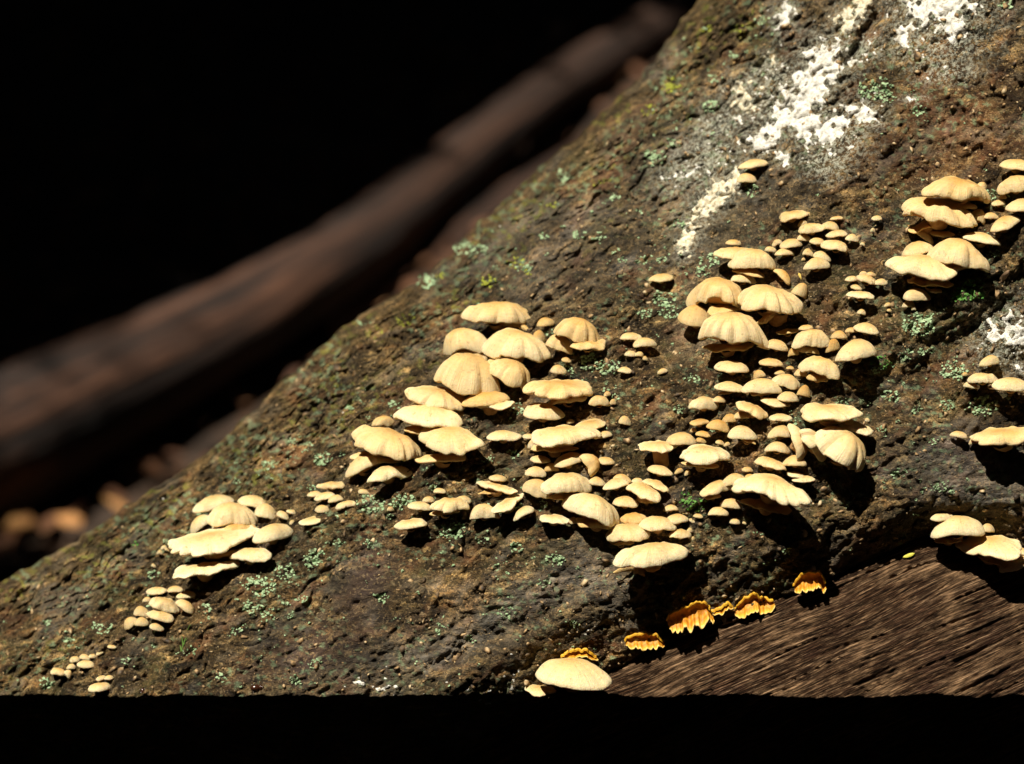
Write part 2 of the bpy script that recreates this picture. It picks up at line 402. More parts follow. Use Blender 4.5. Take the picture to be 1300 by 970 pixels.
fg = M.math('MULTIPLY', sp1.outputs[1], M.ramp(nA, [(.3, (.3, .3, .3)), (.6, (1, 1, 1))])); c = M.mix(M.math('MULTIPLY', fg, .85), c, M.ramp(nB, [(.34, (.07, .060, .050)), (.5, (.21, .185, .15)), (.66, (.42, .37, .31))]))
fo = M.math('MULTIPLY', sp1.outputs[2], M.ramp(nB, [(.38, (0, 0, 0)), (.62, (1, 1, 1))])); c = M.mix(M.math('MULTIPLY', fo, .75), c, (.105, .10, .03))
fp = M.math('MULTIPLY', a1.outputs['Alpha'], M.ramp(nC, [(.3, (.1, .1, .1)), (.65, (1, 1, 1))])); c = M.mix(M.math('MULTIPLY', fp, .7), c, (.36, .27, .17))
fu = M.math('MULTIPLY', sp2.outputs[0], .75); c = M.mix(fu, c, M.ramp(nB, [(.35, (.06, .035, .03)), (.65, (.15, .09, .075))]))
fm = M.math('MULTIPLY', sp2.outputs[1], M.ramp(nC, [(.35, (.2, .2, .2)), (.55, (1, 1, 1))])); c = M.mix(M.math('MULTIPLY', fm, .8), c, (.26, .36, .19))
fyl = M.math('MULTIPLY', sp2.outputs[2], M.ramp(nC, [(.35, (.2, .2, .2)), (.55, (1, 1, 1))])); c = M.mix(M.math('MULTIPLY', fyl, .8), c, (.30, .30, .035))
spk = M.ramp(M.noise(P, 620, 2, .5), [(.59, (0, 0, 0)), (.64, (1, 1, 1))]); c = M.mix(M.math('MULTIPLY', spk, .6), c, (.40, .27, .13))
c = M.mix(1.0, c, M.ramp(nD, [(.36, (.40, .41, .40)), (.52, (.72, .74, .74)), (.66, (1.15, 1.12, 1.06))]), 'MULTIPLY')
hs = M.n('ShaderNodeHueSaturation'); hs.inputs['Saturation'].default_value = .93; hs.inputs['Value'].default_value = .93; M.l(c, hs.inputs['Color']); c = hs.outputs[0]
fw_ = M.math('MULTIPLY', a2.outputs['Alpha'], M.ramp(M.noise(P, 520, 4, .75), [(.47, (0, 0, 0)), (.56, (1, 1, 1))])); c = M.mix(M.math('MULTIPLY', fw_, .85), c, (.52, .52, .41))
M.l(c, M.b.inputs['Base Color'])
M.l(M.ramp(nB, [(.3, (.5, .5, .5)), (.7, (.85, .85, .85))]), M.b.inputs['Roughness'])
M.b.inputs['Specular IOR Level'].default_value = .18
hgt = M.math('ADD', M.math('MULTIPLY', nB, 1.0), M.math('MULTIPLY', nC, .45))
M.l(M.bump(hgt, .0030, 1.0), M.b.inputs['Normal'])
BARK = M.m

# ---- decayed wood material
M = NT('decayed_wood'); geo = M.n('ShaderNodeNewGeometry')
uv = M.n('ShaderNodeAttribute', attribute_name='grain'); G = uv.outputs['Vector']
def gm(sx, sy):
    mp = M.n('ShaderNodeMapping'); mp.inputs['Scale'].default_value = (sx, sy, 1); M.l(G, mp.inputs[0]); return mp.outputs[0]
w1 = M.noise(gm(.7, 24), 1, 5, .62, .15); w2 = M.noise(gm(4.5, 75), 1, 5, .7, .1); w3 = M.noise(gm(1.3, 2.6), 1, 4, .6); w4 = M.noise(geo.outputs['Position'], 900, 3, .6)
c = M.mix(.55, M.ramp(w1, [(.40, (.006, .0026, .0013)), (.48, (.030, .014, .007)), (.54, (.09, .047, .024)), (.62, (.40, .26, .155))]), M.ramp(w2, [(.40, (.010, .0045, .002)), (.51, (.05, .025, .013)), (.64, (.40, .26, .15))]))
c = M.mix(M.ramp(w3, [(.52, (0, 0, 0)), (.66, (.55, .55, .55))]), c, (.34, .21, .115))
c = M.mix(M.math('MULTIPLY', M.ramp(w3, [(.28, (1, 1, 1)), (.45, (0, 0, 0))]), .6), c, (.055, .025, .018))
w5 = M.noise(gm(4.0, 50), 1, 5, .75, .3); c = M.mix(.85, c, M.ramp(w5, [(.40, (.16, .14, .13)), (.5, (.85, .84, .82)), (.60, (2.3, 2.25, 2.15))]), 'MULTIPLY')
M.l(c, M.b.inputs['Base Color']); M.b.inputs['Roughness'].default_value = .8; M.b.inputs['Specular IOR Level'].default_value = .08
M.l(M.bump(M.math('ADD', M.math('MULTIPLY', w2, 1.2), M.math('MULTIPLY', w4, .4)), .0028, 1.0), M.b.inputs['Normal'])
WOOD = M.m

# ---- crust lichen materials
def crust(name, a, b, d):
    M = NT(name); P = M.n('ShaderNodeNewGeometry').outputs['Position']
    n = M.noise(P, 420, 4, .65); n2_ = M.noise(P, 1400, 3, .6)
    c = M.ramp(n, [(.32, d), (.46, b), (.6, a)])
    M.l(c, M.b.inputs['Base Color']); M.b.inputs['Roughness'].default_value = .9; M.b.inputs['Specular IOR Level'].default_value = .15
    M.l(M.bump(M.math('ADD', n, n2_), .0012, .8), M.b.inputs['Normal']); return M.m
WHITE_M = crust('white_crust_lichen', (.80, .78, .72), (.66, .63, .55), (.30, .27, .21))
CREAM_M = crust('cream_crust_lichen', (.80, .75, .60), (.66, .58, .40), (.28, .22, .13))

f = allf[keep & ~isw]; v, ff, used = sub(f)
BARK_O = mesh_obj('bark', v, ff, BARK, TRUNK, origin=trunk_loc)
attr(BARK_O, 'stain', rust[used], grey[used], olive[used], pale[used]); attr(BARK_O, 'growth', purple[used], mint[used], yel[used], halo[used])
f = allf[keep & isw]; v, ff, used = sub(f)
WOOD_O = mesh_obj('exposed_wood', v, ff, WOOD, TRUNK, origin=trunk_loc)
tag(WOOD_O, 'bare dark decayed wood with fine grain below the bark edge')
gg = (PXa * math.cos(GR) + PYa * math.sin(GR)) / 100; hh = (-PXa * math.sin(GR) + PYa * math.cos(GR)); hh = (hh + 5 * perlin(gg * 100 / 120, hh / 60, 70)) / 100
at = WOOD_O.data.attributes.new('grain', 'FLOAT_VECTOR', 'POINT'); at.data.foreach_set('vector', np.stack([gg, hh, gg * 0], -1)[used].astype(np.float32).ravel())

# ---- white and cream crusts: raised skins on the bark, one part per patch
NRM = np.zeros((len(V), 3)); 
Vg = ALLV; gu = np.gradient(Vg, axis=1); gv = np.gradient(Vg, axis=0); nn = np.cross(gu, gv); nn /= np.linalg.norm(nn, axis=2)[..., None] + 1e-12
nn = nn.reshape(-1, 3); flip = ((nn @ FWD) > 0); nn[flip] *= -1
def crust_parts(mask, mat, name, groups, thick):
    hgt = thick * U * (sstep(.5, .8, mask) * 1.0 + .35 * n2 + .2) 
    VV = V + nn * np.maximum(hgt, .15 * U)[:, None]
    fm_ = keep & ~isw & (mask[allf].min(1) > .44) & (rI > kb)
    fcx = PXa[allf[fm_, 0]]; fcy = PYa[allf[fm_, 0]]; F = allf[fm_]
    lb = np.arange(len(V)); 
    for _ in range(400):
        m = lb[F].min(1); old = lb.copy(); np.minimum.at(lb, F.ravel(), np.repeat(m, 4)); lb = lb[lb]
        if (lb == old).all(): break
    ctr = np.array(groups, float); own = np.argmin((fcx[:, None] - ctr[None, :, 0])**2 + (fcy[:, None] - ctr[None, :, 1])**2, 1)
    comp = lb[F[:, 0]]; ids, inv, cnt = np.unique(comp, return_inverse=True, return_counts=True); small = cnt[inv] < 60
    todo = [(F[comp == i], False) for i, c_ in zip(ids, cnt) if c_ >= 60] + [(F[small], True)]
    for sel, specks in todo:
        if len(sel) < 2: continue
        used = np.unique(sel); mp_ = np.zeros(len(V), int); mp_[used] = np.arange(len(used))
        edge = np.zeros(len(V), int); np.add.at(edge, sel.ravel(), 1)
        vv = VV[used].copy(); rim = edge[used] < 4; vv[rim] = V[used][rim] - nn[used][rim] * .8 * U
        o = mesh_obj(name + ('_specks' if specks else ''), vv, mp_[sel], mat, TRUNK, origin=trunk_loc)
        if specks: tag(o, kind='stuff')
cm = np.where(white_m > .5, 0, cream_m)
crust_parts(white_m, WHITE_M, 'white_lichen', [(1262, 420), (1030, 110), (1010, 165), (1092, 145), (1195, 15), (1190, 70), (900, 180), (996, 21), (1280, 430), (1290, 872), (1144, 45), (620, 865), (490, 862), (1055, 190), (745, 810)], .9)
crust_parts(cm, CREAM_M, 'cream_lichen', [(1085, 18), (1066, 57), (955, 124), (976, 84), (911, 246), (874, 300), (985, 140)], .9)

# ---- leafy mint lichen rosettes
def lichen_mat(name, a, b):
    M = NT(name); P = M.n('ShaderNodeNewGeometry').outputs['Position']
    n = M.noise(P, 500, 3, .6); M.l(M.ramp(n, [(.35, b), (.62, a)]), M.b.inputs['Base Color']); M.b.inputs['Roughness'].default_value = .85
    M.b.inputs['Specular IOR Level'].default_value = .2
    M.l(M.bump(M.noise(P, 1600, 2, .5), .0006, .8), M.b.inputs['Normal']); return M.m
MINT = lichen_mat('mint_leafy_lichen', (.40, .52, .31), (.18, .28, .14))
YELL = lichen_mat('yellow_green_lichen', (.36, .38, .05), (.20, .22, .03))
GRN = lichen_mat('bright_green_moss', (.16, .34, .08), (.06, .17, .03))
def lobes_mesh(cx, cy, r, count, sd):
    rr = np.random.default_rng(sd); m = 7
    a = rr.uniform(0, 6.283, count); ra = r * np.sqrt(rr.random(count)) * .95
    lx, ly = cx + ra * np.cos(a) * 1.15, cy + ra * np.sin(a) * .8
    lr = rr.uniform(.6, 1.9, count) * (0.75 + r / 30.0)
    an = np.linspace(0, 2 * np.pi, m, endpoint=False)[None] + rr.random((count, 1)); rad = lr[:, None] * rr.uniform(.45, 1.5, (count, m))
    X1 = lx[:, None] + rad * np.cos(an); Y1 = ly[:, None] + rad * np.sin(an) * .8
    X2 = lx[:, None] + rad * .55 * np.cos(an); Y2 = ly[:, None] + rad * .44 * np.sin(an)
    X = np.concatenate([X1, X2, lx[:, None]], 1); Y = np.concatenate([Y1, Y2, ly[:, None]], 1)
    L = np.concatenate([np.repeat(.6 + rr.random((count, 1)), m, 1), np.repeat(1.4 + .8 * rr.random((count, 1)), m, 1), 1.1 + .9 * rr.random((count, 1))], 1)
    v = unproj(X, Y, depth(X, Y) - L * U).reshape(-1, 3)
    b = np.arange(count) * (2 * m + 1); fs = []
    for o in b:
        for i in range(m):
            k = (i + 1) % m
            fs.append((o + i, o + k, o + m + k, o + m + i)); fs.append((o + m + i, o + m + k, o + 2 * m))
    return list(v), fs
LICH = [(511,636,16),(471,639,17),(410,583,11),(575,673,16),(494,655,6),(553,621,8),(619,582,8),(652,576,8),(615,687,8),(331,743,18),(322,770,13),(361,727,13),(129,796,12),(195,729,7),
 (87,815,8),(259,773,8),(240,826,8),(374,863,8),(340,782,9),(397,711,12),(59,868,10),(399,705,12),(644,778,11),(704,711,11),(485,758,10),(598,811,7),(731,792,7),(579,672,9),
 (401,843,9),(751,460,15),(774,467,13),(657,519,9),(848,395,13),(709,712,9),(1167,412,20),(1212,470,17),(1248,515,18),(1202,515,10),(1131,503,11),(1149,450,10),(1177,447,10),
 (1142,602,9),(1192,619,10),(1208,622,7),(1111,111,20),(1130,123,9),(1167,140,9),(831,200,14),(854,181,9),(902,136,11),(1277,3,11),(965,27,7),(952,242,11),(665,338,10),(588,315,12),
 (542,357,13),(711,223,12),(827,196,7),(736,298,8),(842,378,14),(465,405,11),(409,585,9),(445,517,6),(501,514,8),(900,330,12),(893,345,10),(820,398,9),(700,425,8),(690,300,7),(760,300,8),
 (610,315,9),(780,250,7),(880,480,8),(1210,250,6),(1258,247,9),(1110,470,8),(1070,510,8),(1010,535,6),(860,520,8),(720,470,8),(780,505,6),(1165,520,7),(1075,640,7),(1000,700,6),
 (690,740,8),(655,695,9),(630,720,6),(560,800,7),(690,640,6),(655,640,7),(470,690,8),(430,690,7),(385,760,7),(300,800,7),(280,860,8),(160,840,7),(60,790,6),(340,590,8),(372,560,6),(300,610,6),
 (255,650,5),(395,620,6),(505,590,6),(530,660,8),(1235,318,8),(1262,322,7),(1120,545,6),(1185,560,6),(865,285,9),(840,330,7),(815,330,7),(790,330,6),(905,100,8),(930,70,6),(880,60,7)]
for k, (x, y, r) in enumerate(LICH):
    vs, fs = lobes_mesh(x, y, r, int(6 + r * r / 5), 300 + k)
    mesh_obj('lichen_patch', vs, fs, MINT, TRUNK, smooth=False, origin=trunk_loc)
for k, (x, y, r) in enumerate([(655,333,11),(620,357,10),(852,106,11),(825,140,10),(515,406,11),(618,361,7),(898,38,8),(940,38,8),(846,112,9),(700,260,6),(480,420,7),(560,350,6),(670,345,6),(757,232,6)]):
    vs, fs = lobes_mesh(x, y, r, int(5 + r * r / 7), 700 + k)
    tag(mesh_obj('lichen_patch', vs, fs, YELL, TRUNK, smooth=False, origin=trunk_loc), 'yellow green lichen near the upper edge')
for k, (x, y, r) in enumerate([(1118,460,12),(1233,368,20),(1216,376,10),(882,640,14),(868,632,10),(170,690,5)]):
    vs, fs = lobes_mesh(x, y, r, int(6 + r * r / 6), 800 + k)
    tag(mesh_obj('moss_tuft', vs, fs, GRN, TRUNK, smooth=False, origin=trunk_loc), 'bright green moss')
# countless small flakes of the same lichen, too small to pick apart
vs = []; fs = []
rr = random.Random(4)
for k in range(520):
    x, y, r = random.Random(k).choice(LICH); x += rr.gauss(0, 42); y += rr.gauss(0, 32)
    if x < -20 or x > 1320 or y < -20 or y > 875: continue
    s0, q0 = to_sq(x, y)
    if q0 - q_sil(s0) < 12 or wood_mask(np.array([x]), np.array([y]))[0]: continue
    a, b = lobes_mesh(x, y, rr.uniform(1.5, 4.5), rr.randint(1, 4), 2000 + k); o = len(vs); vs += a; fs += [tuple(i + o for i in t) for t in b]
tag(mesh_obj('lichen_flakes', vs, fs, MINT, TRUNK, smooth=False, origin=trunk_loc), kind='stuff')
# loose crumbs of bark and grit clinging to the trunk
M = NT('bark_crumb'); oi = M.n('ShaderNodeNewGeometry'); n = M.noise(oi.outputs['Position'], 240, 2, .5)
M.l(M.ramp(n, [(.34, (.03, .018, .009)), (.46, (.12, .075, .035)), (.56, (.34, .21, .09)), (.66, (.52, .40, .23))]), M.b.inputs['Base Color']); M.b.inputs['Roughness'].default_value = .7
CRUMB = M.m
def crumbs(name, count, k_, g_, flat, lift, thr):
    cx = rng.uniform(-20, 1320, count); cy = rng.uniform(-20, 880, count); s0, q0 = to_sq(cx, cy)
    ok = (q0 - q_sil(s0) > 6) & ~wood_mask(cx, cy) & (rng.random(count) > .7 * smooth_zone(cx, cy)) & (perlin(cx / 60, cy / 50, 222) > thr); cx = cx[ok]; cy = cy[ok]
    ctr = surf(cx, cy, lift); n_ = len(cx)
    e_ = 3.0; tx = surf(cx + e_, cy) - surf(cx - e_, cy); ty = surf(cx, cy + e_) - surf(cx, cy - e_); nz_ = np.cross(ty, tx); nz_ /= np.linalg.norm(nz_, axis=1)[:, None]
    nz_ = nz_ + rng.normal(0, .35 if flat else 2.0, (n_, 3)); nz_ /= np.linalg.norm(nz_, axis=1)[:, None]
    t1 = rng.normal(size=(n_, 3)); t1 -= nz_ * (t1 * nz_).sum(1)[:, None]; t1 /= np.linalg.norm(t1, axis=1)[:, None]; t2 = np.cross(nz_, t1)
    sz = U * np.minimum(rng.gamma(k_, g_, n_), 9 if flat else 4)[:, None] * np.stack([np.ones(n_), rng.uniform(.35, .8, n_), rng.uniform(.12, .25, n_) if flat else rng.uniform(.35, .7, n_)], -1)
    m6 = 6; an = np.linspace(0, 2 * np.pi, m6, endpoint=False); ring = np.stack([np.cos(an), np.sin(an), 0 * an], -1)
    base = np.concatenate([ring, [[0, 0, 1.0]], [[0, 0, -1.0]]]); jit = rng.uniform(.6, 1.3, (n_, 8, 1))
    loc = base[None] * sz[:, None, :] * jit
    vv = ctr[:, None] + loc[..., 0:1] * t1[:, None] + loc[..., 1:2] * t2[:, None] + loc[..., 2:3] * nz_[:, None]
    of = np.array([(i, (i + 1) % 6, 6) for i in range(6)] + [((i + 1) % 6, i, 7) for i in range(6)])
    tag(mesh_obj(name, vv.reshape(-1, 3), (of[None] + 8 * np.arange(n_)[:, None, None]).reshape(-1, 3), CRUMB, TRUNK, smooth=False, origin=trunk_loc), kind='stuff')
crumbs('bark_crumbs', 5000, 1.9, .62, False, .3, -.2)
crumbs('bark_flakes', 4500, 3.0, 1.1, True, .6, -.5)
# ------------------------------------------------------------------ the shelf mushrooms
# id: centre x, centre y, width, height of the sunlit top as seen (units of 0.39 mm), roll, lobes, ochre tint, [label, short name for its neighbours]
T = {
# stack left of centre
'A1': (633,398,88,33,9,5,.55,'lobed tan shelf mushroom topping the big stack left of the middle','top cap of the stack left of centre'),
'A2': (591,434,58,38,-14,3,.35,'pale tan shelf sloping down left under the top cap of the left central stack','left shelf under the top cap'),
'A3': (657,439,84,42,9,4,.25,'wide pale ribbed shelf in the second tier of the left central stack','wide ribbed second tier shelf'),
'A4': (597,476,83,54,13,3,.5,'large fan shaped shelf with three broad lobes halfway down the left central stack','big three lobed fan'),
'A5': (648,473,58,34,20,3,.5,'ochre wavy shelf tucked between the three lobed fan and the ribbed shelf','wavy shelf right of the fan'),
'A6': (556,505,80,30,16,4,.45,'long wrinkled shelf just below and left of the three lobed fan','long wrinkled shelf'),
'A6b': (623,514,58,17,-8,2,.3,'thin shaded shelf peeping out beneath the large three lobed fan','shaded shelf beneath the fan'),
'A7': (543,528,84,35,-3,2,.15,'smooth pale oval shelf low in the left central stack','smooth oval shelf'),
'A8': (491,562,88,38,10,5,.35,'broad wavy tan shelf forming the left wing of the left central stack','left wing shelf'),
'A8b': (487,536,26,18,16,2,.55,None),
'A9': (573,558,80,40,-4,4,.2,'broad scalloped shelf at the lower right of the left central stack','scalloped lower right shelf'),
'A10': (461,590,48,28,-8,0,.2,'smooth pale cap at the lower left end of the left central stack','lower left end cap'),
'A11': (495,602,54,22,0,4,.1,'small pale scalloped cap at the very bottom of the left central stack','bottom scalloped cap'),
'A12': (709,493,84,30,10,5,.4,'long wavy tan shelf reaching right from the middle of the left central stack','long wavy right shelf'),
'A12b': (761,509,26,14,4,2,.4,None), 'A12c': (771,500,9,7,0,0,.4,None), 'A12d': (778,510,8,7,0,0,.4,None),
'A13': (736,422,62,36,14,5,.6,'five lobed ochre shelf standing apart right of the top cap, on mossy bark','ochre lobed shelf at upper right'),
'A14': (693,409,22,12,0,0,.6,None), 'A14b': (684,428,18,18,0,0,.6,None), 'A15': (711,436,34,22,12,2,.4,None), 'A16': (709,469,20,12,0,0,.3,None), 'A17': (719,457,12,7,0,0,.6,None),
'A18': (691,522,50,22,2,0,.0,'smooth pale bun shaped cap under the long wavy right shelf','smooth bun shaped cap'),
'A19': (640,553,42,14,0,0,.1,'lone flat pale cap on a short stalk below the left central stack','lone flat stalked cap'),
'A20': (671,554,15,7,0,0,.3,None),
# centre bottom drift
'B1': (719,553,84,28,-2,3,.15,'broad notched pale shelf heading the crowded drift at bottom centre','notched shelf heading the drift'),
'B1b': (678,563,17,12,-10,0,.1,None), 'B2': (749,539,38,16,7,0,.4,None), 'B3': (724,535,10,6,0,0,.6,None), 'B4': (768,552,18,10,0,0,.3,None), 'B4b': (766,566,12,7,10,0,.6,None),
'B5': (686,583,25,10,0,0,.3,None), 'B6': (700,593,18,11,-5,0,.95,None), 'B7': (722,584,36,20,2,0,.15,'smooth domed cap under the notched shelf of the bottom centre drift','smooth domed cap'),
'B8': (749,587,30,22,52,2,.6,'curled tan flap turned on edge right of the smooth domed cap','curled flap on edge'),
'B9': (769,585,22,10,2,0,.4,None), 'B10': (680,599,26,14,0,0,.2,None),
'B11': (719,614,62,29,3,2,.15,'broad pale plate in the middle of the bottom centre drift','broad pale plate'), 'B12': (683,620,38,24,6,2,.25,'fan shaped cap at the left edge of the broad pale plate','fan at the drift\'s left edge'),
'B13': (758,611,22,12,0,0,.2,None), 'B14': (782,614,32,16,0,0,.2,None), 'B14b': (790,607,22,11,4,0,.4,None), 'B15': (809,610,14,7,4,0,.4,None), 'B16': (817,624,42,22,8,3,.2,'pale rounded shelf at the right shoulder of the bottom centre drift','right shoulder shelf'),
'B17': (832,616,33,14,7,2,.4,None), 'B18': (794,637,31,15,0,0,.25,None),
'B20': (751,645,72,36,12,2,.1,'large thick pale slab jutting out low in the bottom centre drift','thick pale slab'),
'B21': (804,658,34,15,-6,3,.9,None), 'B22': (704,659,36,12,0,4,.1,'thin scalloped white-tan shelf at the lower left of the thick pale slab','thin scalloped shelf'), 'B22b': (727,661,12,10,0,0,.2,None),
'B23': (797,676,54,24,-5,2,.1,'pale two lobed cap second from the bottom of the drift','two lobed cap'), 'B24': (835,665,46,20,7,0,.25,'tan ribbed cap leaning right over the two lobed cap','ribbed cap'),
'B25': (826,704,92,31,0,3,.15,'wide lowest shelf with three lobes at the foot of the bottom centre drift','lowest shelf of the drift'),
'B26': (864,678,27,14,12,2,.3,None), 'B27a': (851,645,18,9,-10,0,.3,None), 'B27b': (860,659,28,14,6,0,.3,None), 'B27c': (871,650,10,6,0,0,.3,None), 'B27d': (878,661,8,6,0,0,.3,None), 'B27e': (886,655,12,6,0,0,.6,None), 'B27f': (876,673,9,7,0,0,.3,None), 'B27g': (879,684,7,6,0,0,.3,None),
'B28': (794,534,16,12,8,0,.2,'single tiny round cap alone on bare bark above the curled flap','lone tiny round cap'),
'B29': (836,567,50,16,3,3,.3,'funnel shaped mushroom with a rolled rim and visible pale stalk','funnel shaped mushroom'),
'B30': (838,597,30,14,0,0,.3,'small round cap directly at the foot of the funnel shaped mushroom','cap at the funnel\'s foot'),
'B31': (862,598,11,8,0,0,.5,None), 'B31b': (873,600,8,8,0,0,.5,None), 'B32': (865,557,37,17,-3,0,.3,'smooth tan cap just right of the rolled funnel mushroom','smooth cap right of the funnel'),
# trio and bits left of the drift
'C1': (631,619,50,15,0,2,.2,'flat pale cap crowning the trio left of the bottom centre drift','flat cap of the trio'), 'C2': (632,607,22,9,0,0,.3,None),
'C3': (645,638,44,20,-9,2,.1,'pale slanting cap in the middle of the trio left of the drift','slanting cap of the trio'), 'C4': (616,650,36,22,4,2,.2,'left lower cap of the trio beside the bottom centre drift','left cap of the trio'), 'C5': (664,651,28,15,-16,0,.1,None),
'C6': (533,642,30,11,4,0,.2,None), 'C7': (558,623,15,7,0,0,.2,None), 'C8': (544,634,15,8,0,0,.3,None), 'C9': (571,641,48,20,2,4,.15,'knobbly pale cap in the small row between two larger stacks','knobbly cap'), 'C10': (588,634,20,10,6,0,.2,None),
'C11': (521,665,40,14,-2,2,.15,'isolated pale cap with a hooked right end below the knobbly row','hooked isolated cap'), 'C12': (496,646,9,6,0,0,.4,None),
'D1': (420,616,34,10,0,2,.25,'flat cap on top of the small loose group right of the lower left cluster','flat top cap of the loose group'), 'D2': (399,627,18,8,0,0,.25,None), 'D3': (412,630,26,11,-6,0,.2,None), 'D4': (426,633,19,10,-4,0,.3,None), 'D5': (439,641,25,11,-4,2,.2,None), 'D6': (409,646,18,10,0,0,.3,None), 'D7': (462,624,14,7,0,0,.3,None),
'D8': (395,661,29,11,0,0,.15,'flat oval cap at the foot of the small loose group','flat oval cap'), 'D9': (372,650,7,6,0,0,.3,None), 'D9b': (371,663,6,6,0,0,.3,None),
# lower left cluster
'E1': (271,639,50,21,-5,0,.0,'smooth pale cap at the upper left of the lower left cluster','upper left cap of the lower left cluster'), 'E2': (295,653,62,32,2,3,.0,'large pale lobed cap in the middle top of the lower left cluster','lobed middle cap of the lower left cluster'), 'E2b': (254,664,32,18,-28,0,.0,None),
'E3': (321,636,36,16,14,0,.0,'pale smooth cap at the upper right of the lower left cluster','upper right cap of the lower left cluster'), 'E4': (338,649,28,20,6,0,.0,None),
'E5': (272,686,110,33,-2,7,.0,'longest shelf of the lower left cluster with a scalloped rim','long scalloped shelf of the lower left cluster'), 'E6': (347,678,46,29,9,0,.0,'smooth round cap at the right end of the long scalloped shelf','right round cap of the lower left cluster'),
'E7': (318,705,52,20,-7,2,.0,'pale cap lit under the right half of the long scalloped shelf','right lower cap of the lower left cluster'), 'E8': (262,723,78,22,0,2,.0,'lowest pale shelf at the foot of the lower left cluster','lowest shelf of the lower left cluster'),
'E9': (274,668,9,9,0,0,.2,None), 'E10': (359,654,16,11,6,0,.1,None), 'E11': (369,650,11,6,0,0,.1,None), 'E12': (371,663,7,6,0,0,.2,None), 'E13': (203,701,8,6,0,0,.2,None), 'E14': (208,695,8,6,0,0,.3,None), 'E15': (212,698,6,5,0,0,.2,None), 'E16': (195,718,6,5,0,0,.2,None),
# rosette further left
'F1': (199,750,26,10,0,0,.2,'flat cap on top of the small dense rosette at far left','top cap of the far left rosette'), 'F2': (222,748,20,9,-8,0,.25,None), 'F3': (236,755,23,10,2,0,.25,None), 'F4': (187,761,12,7,0,0,.3,None),
'F5': (210,767,38,17,18,2,.25,'largest tan cap in the heart of the far left rosette','largest cap of the far left rosette'), 'F6': (236,769,26,13,26,0,.2,None), 'F7': (180,776,20,14,0,0,.25,None), 'F8': (204,781,34,14,12,0,.2,'slanting tan cap low in the far left rosette','slanting cap of the far left rosette'), 'F9': (180,789,18,12,0,0,.25,None), 'F10': (166,790,19,14,-25,0,.25,None), 'F11': (199,796,18,10,4,0,.2,None),
'G1': (95,837,13,8,0,0,.2,None), 'G2': (108,834,14,8,0,0,.4,None), 'G3': (118,833,10,6,12,0,.3,None), 'G5': (90,846,12,7,-5,0,.2,None), 'G4': (109,843,22,10,-6,0,.2,'largest of the tiny caps sprouting near the lower left corner','largest tiny corner cap'), 'G6': (75,853,21,11,0,2,.2,'leftmost pale cap of all, near the lower left corner','leftmost pale cap'), 'G7': (87,855,11,10,40,0,.2,None), 'G8': (127,829,10,5,-14,0,.4,None), 'G9': (142,821,11,5,0,0,.3,None),
'H1': (128,861,11,7,0,0,.3,None), 'H2': (138,860,12,6,-4,0,.3,None), 'H3': (126,872,27,11,-4,2,.2,'pale cap at the very bottom edge near the lower left corner','bottom edge cap'),
# column right of centre
'J1': (932,322,50,18,5,2,.4,'flat cap left of the summit cap of the right hand column','flat cap left of the summit'), 'J2': (931,308,19,8,0,0,.4,None), 'J3': (956,330,58,29,6,2,.4,'broad smooth tan cap at the summit of the right hand column','summit cap of the right column'),
'J4': (944,353,31,14,4,0,.4,'small smooth cap wedged beneath the summit cap of the right hand column','small wedged cap'),
'J5': (909,372,68,41,4,5,.45,'big domed tan shelf at the left of the right hand column','big domed left shelf'), 'J6': (884,402,44,29,4,0,.55,'flat ochre fan showing below the big domed left shelf','flat ochre fan'),
'J7': (978,380,78,37,4,7,.35,'big frilled tan shelf on the right side of the right hand column','big frilled right shelf'), 'J8': (932,419,87,46,2,8,.4,'largest frilled shelf of the right hand column, fan shaped with ragged rim','largest ragged fan'),
'J8b': (925,440,64,16,2,3,.95,'orange underside shelf just below the largest ragged fan','orange shelf below the ragged fan'), 'J9': (1017,368,20,18,24,0,.5,None), 'J10': (994,350,26,13,38,0,.7,None), 'J11': (988,398,60,16,-6,2,.95,'shaded orange shelf hidden under the big frilled right shelf','shaded orange shelf'),
'J12': (1030,431,46,26,2,2,.15,'smooth domed cap right of the largest ragged fan','smooth domed cap right of the fan'), 'J13': (1023,416,18,8,2,0,.7,None), 'J14': (1000,421,28,8,0,0,.9,None), 'J15': (1057,439,18,18,0,0,.9,None), 'J16': (1065,425,20,11,0,0,.6,None), 'J17': (1081,419,16,7,0,0,.7,None), 'J18': (1100,417,30,15,5,0,.3,'small domed cap at the far right end of the column\'s upper row','far right small dome'),
'J19': (1087,445,51,30,2,0,.1,'smooth pale hoof shaped cap at the right of the upper row','pale hoof shaped cap'), 'J20': (1040,466,49,28,6,3,.25,'smooth pale cap below the domed cap right of the ragged fan','pale cap below the dome'),
'J21': (986,438,28,14,6,0,.4,None), 'J22': (1007,447,13,12,0,0,.8,None), 'J23': (929,466,42,16,3,0,.3,'flat pale cap on the left side under the ragged fan','flat pale left cap'), 'J24': (979,460,29,11,0,0,.6,None), 'J25': (963,475,15,11,-20,0,.4,None), 'J26': (990,473,13,6,0,0,.7,None), 'J27': (1003,467,10,5,0,0,.7,None), 'J28': (1018,473,18,12,10,0,.4,None),
'J29': (926,491,37,14,2,0,.3,'smooth cap on a stout stalk at the left of the middle row','stout stalked cap'), 'J30': (967,490,49,20,2,0,.2,'smooth oval cap in the middle of the right hand column','smooth oval middle cap'), 'J31': (998,484,36,19,10,2,.35,'tan cap overlapping the right side of the smooth oval middle cap','overlapping tan cap'), 'J32': (1021,496,17,15,10,0,.8,None), 'J33': (1001,504,27,14,9,0,.2,None),
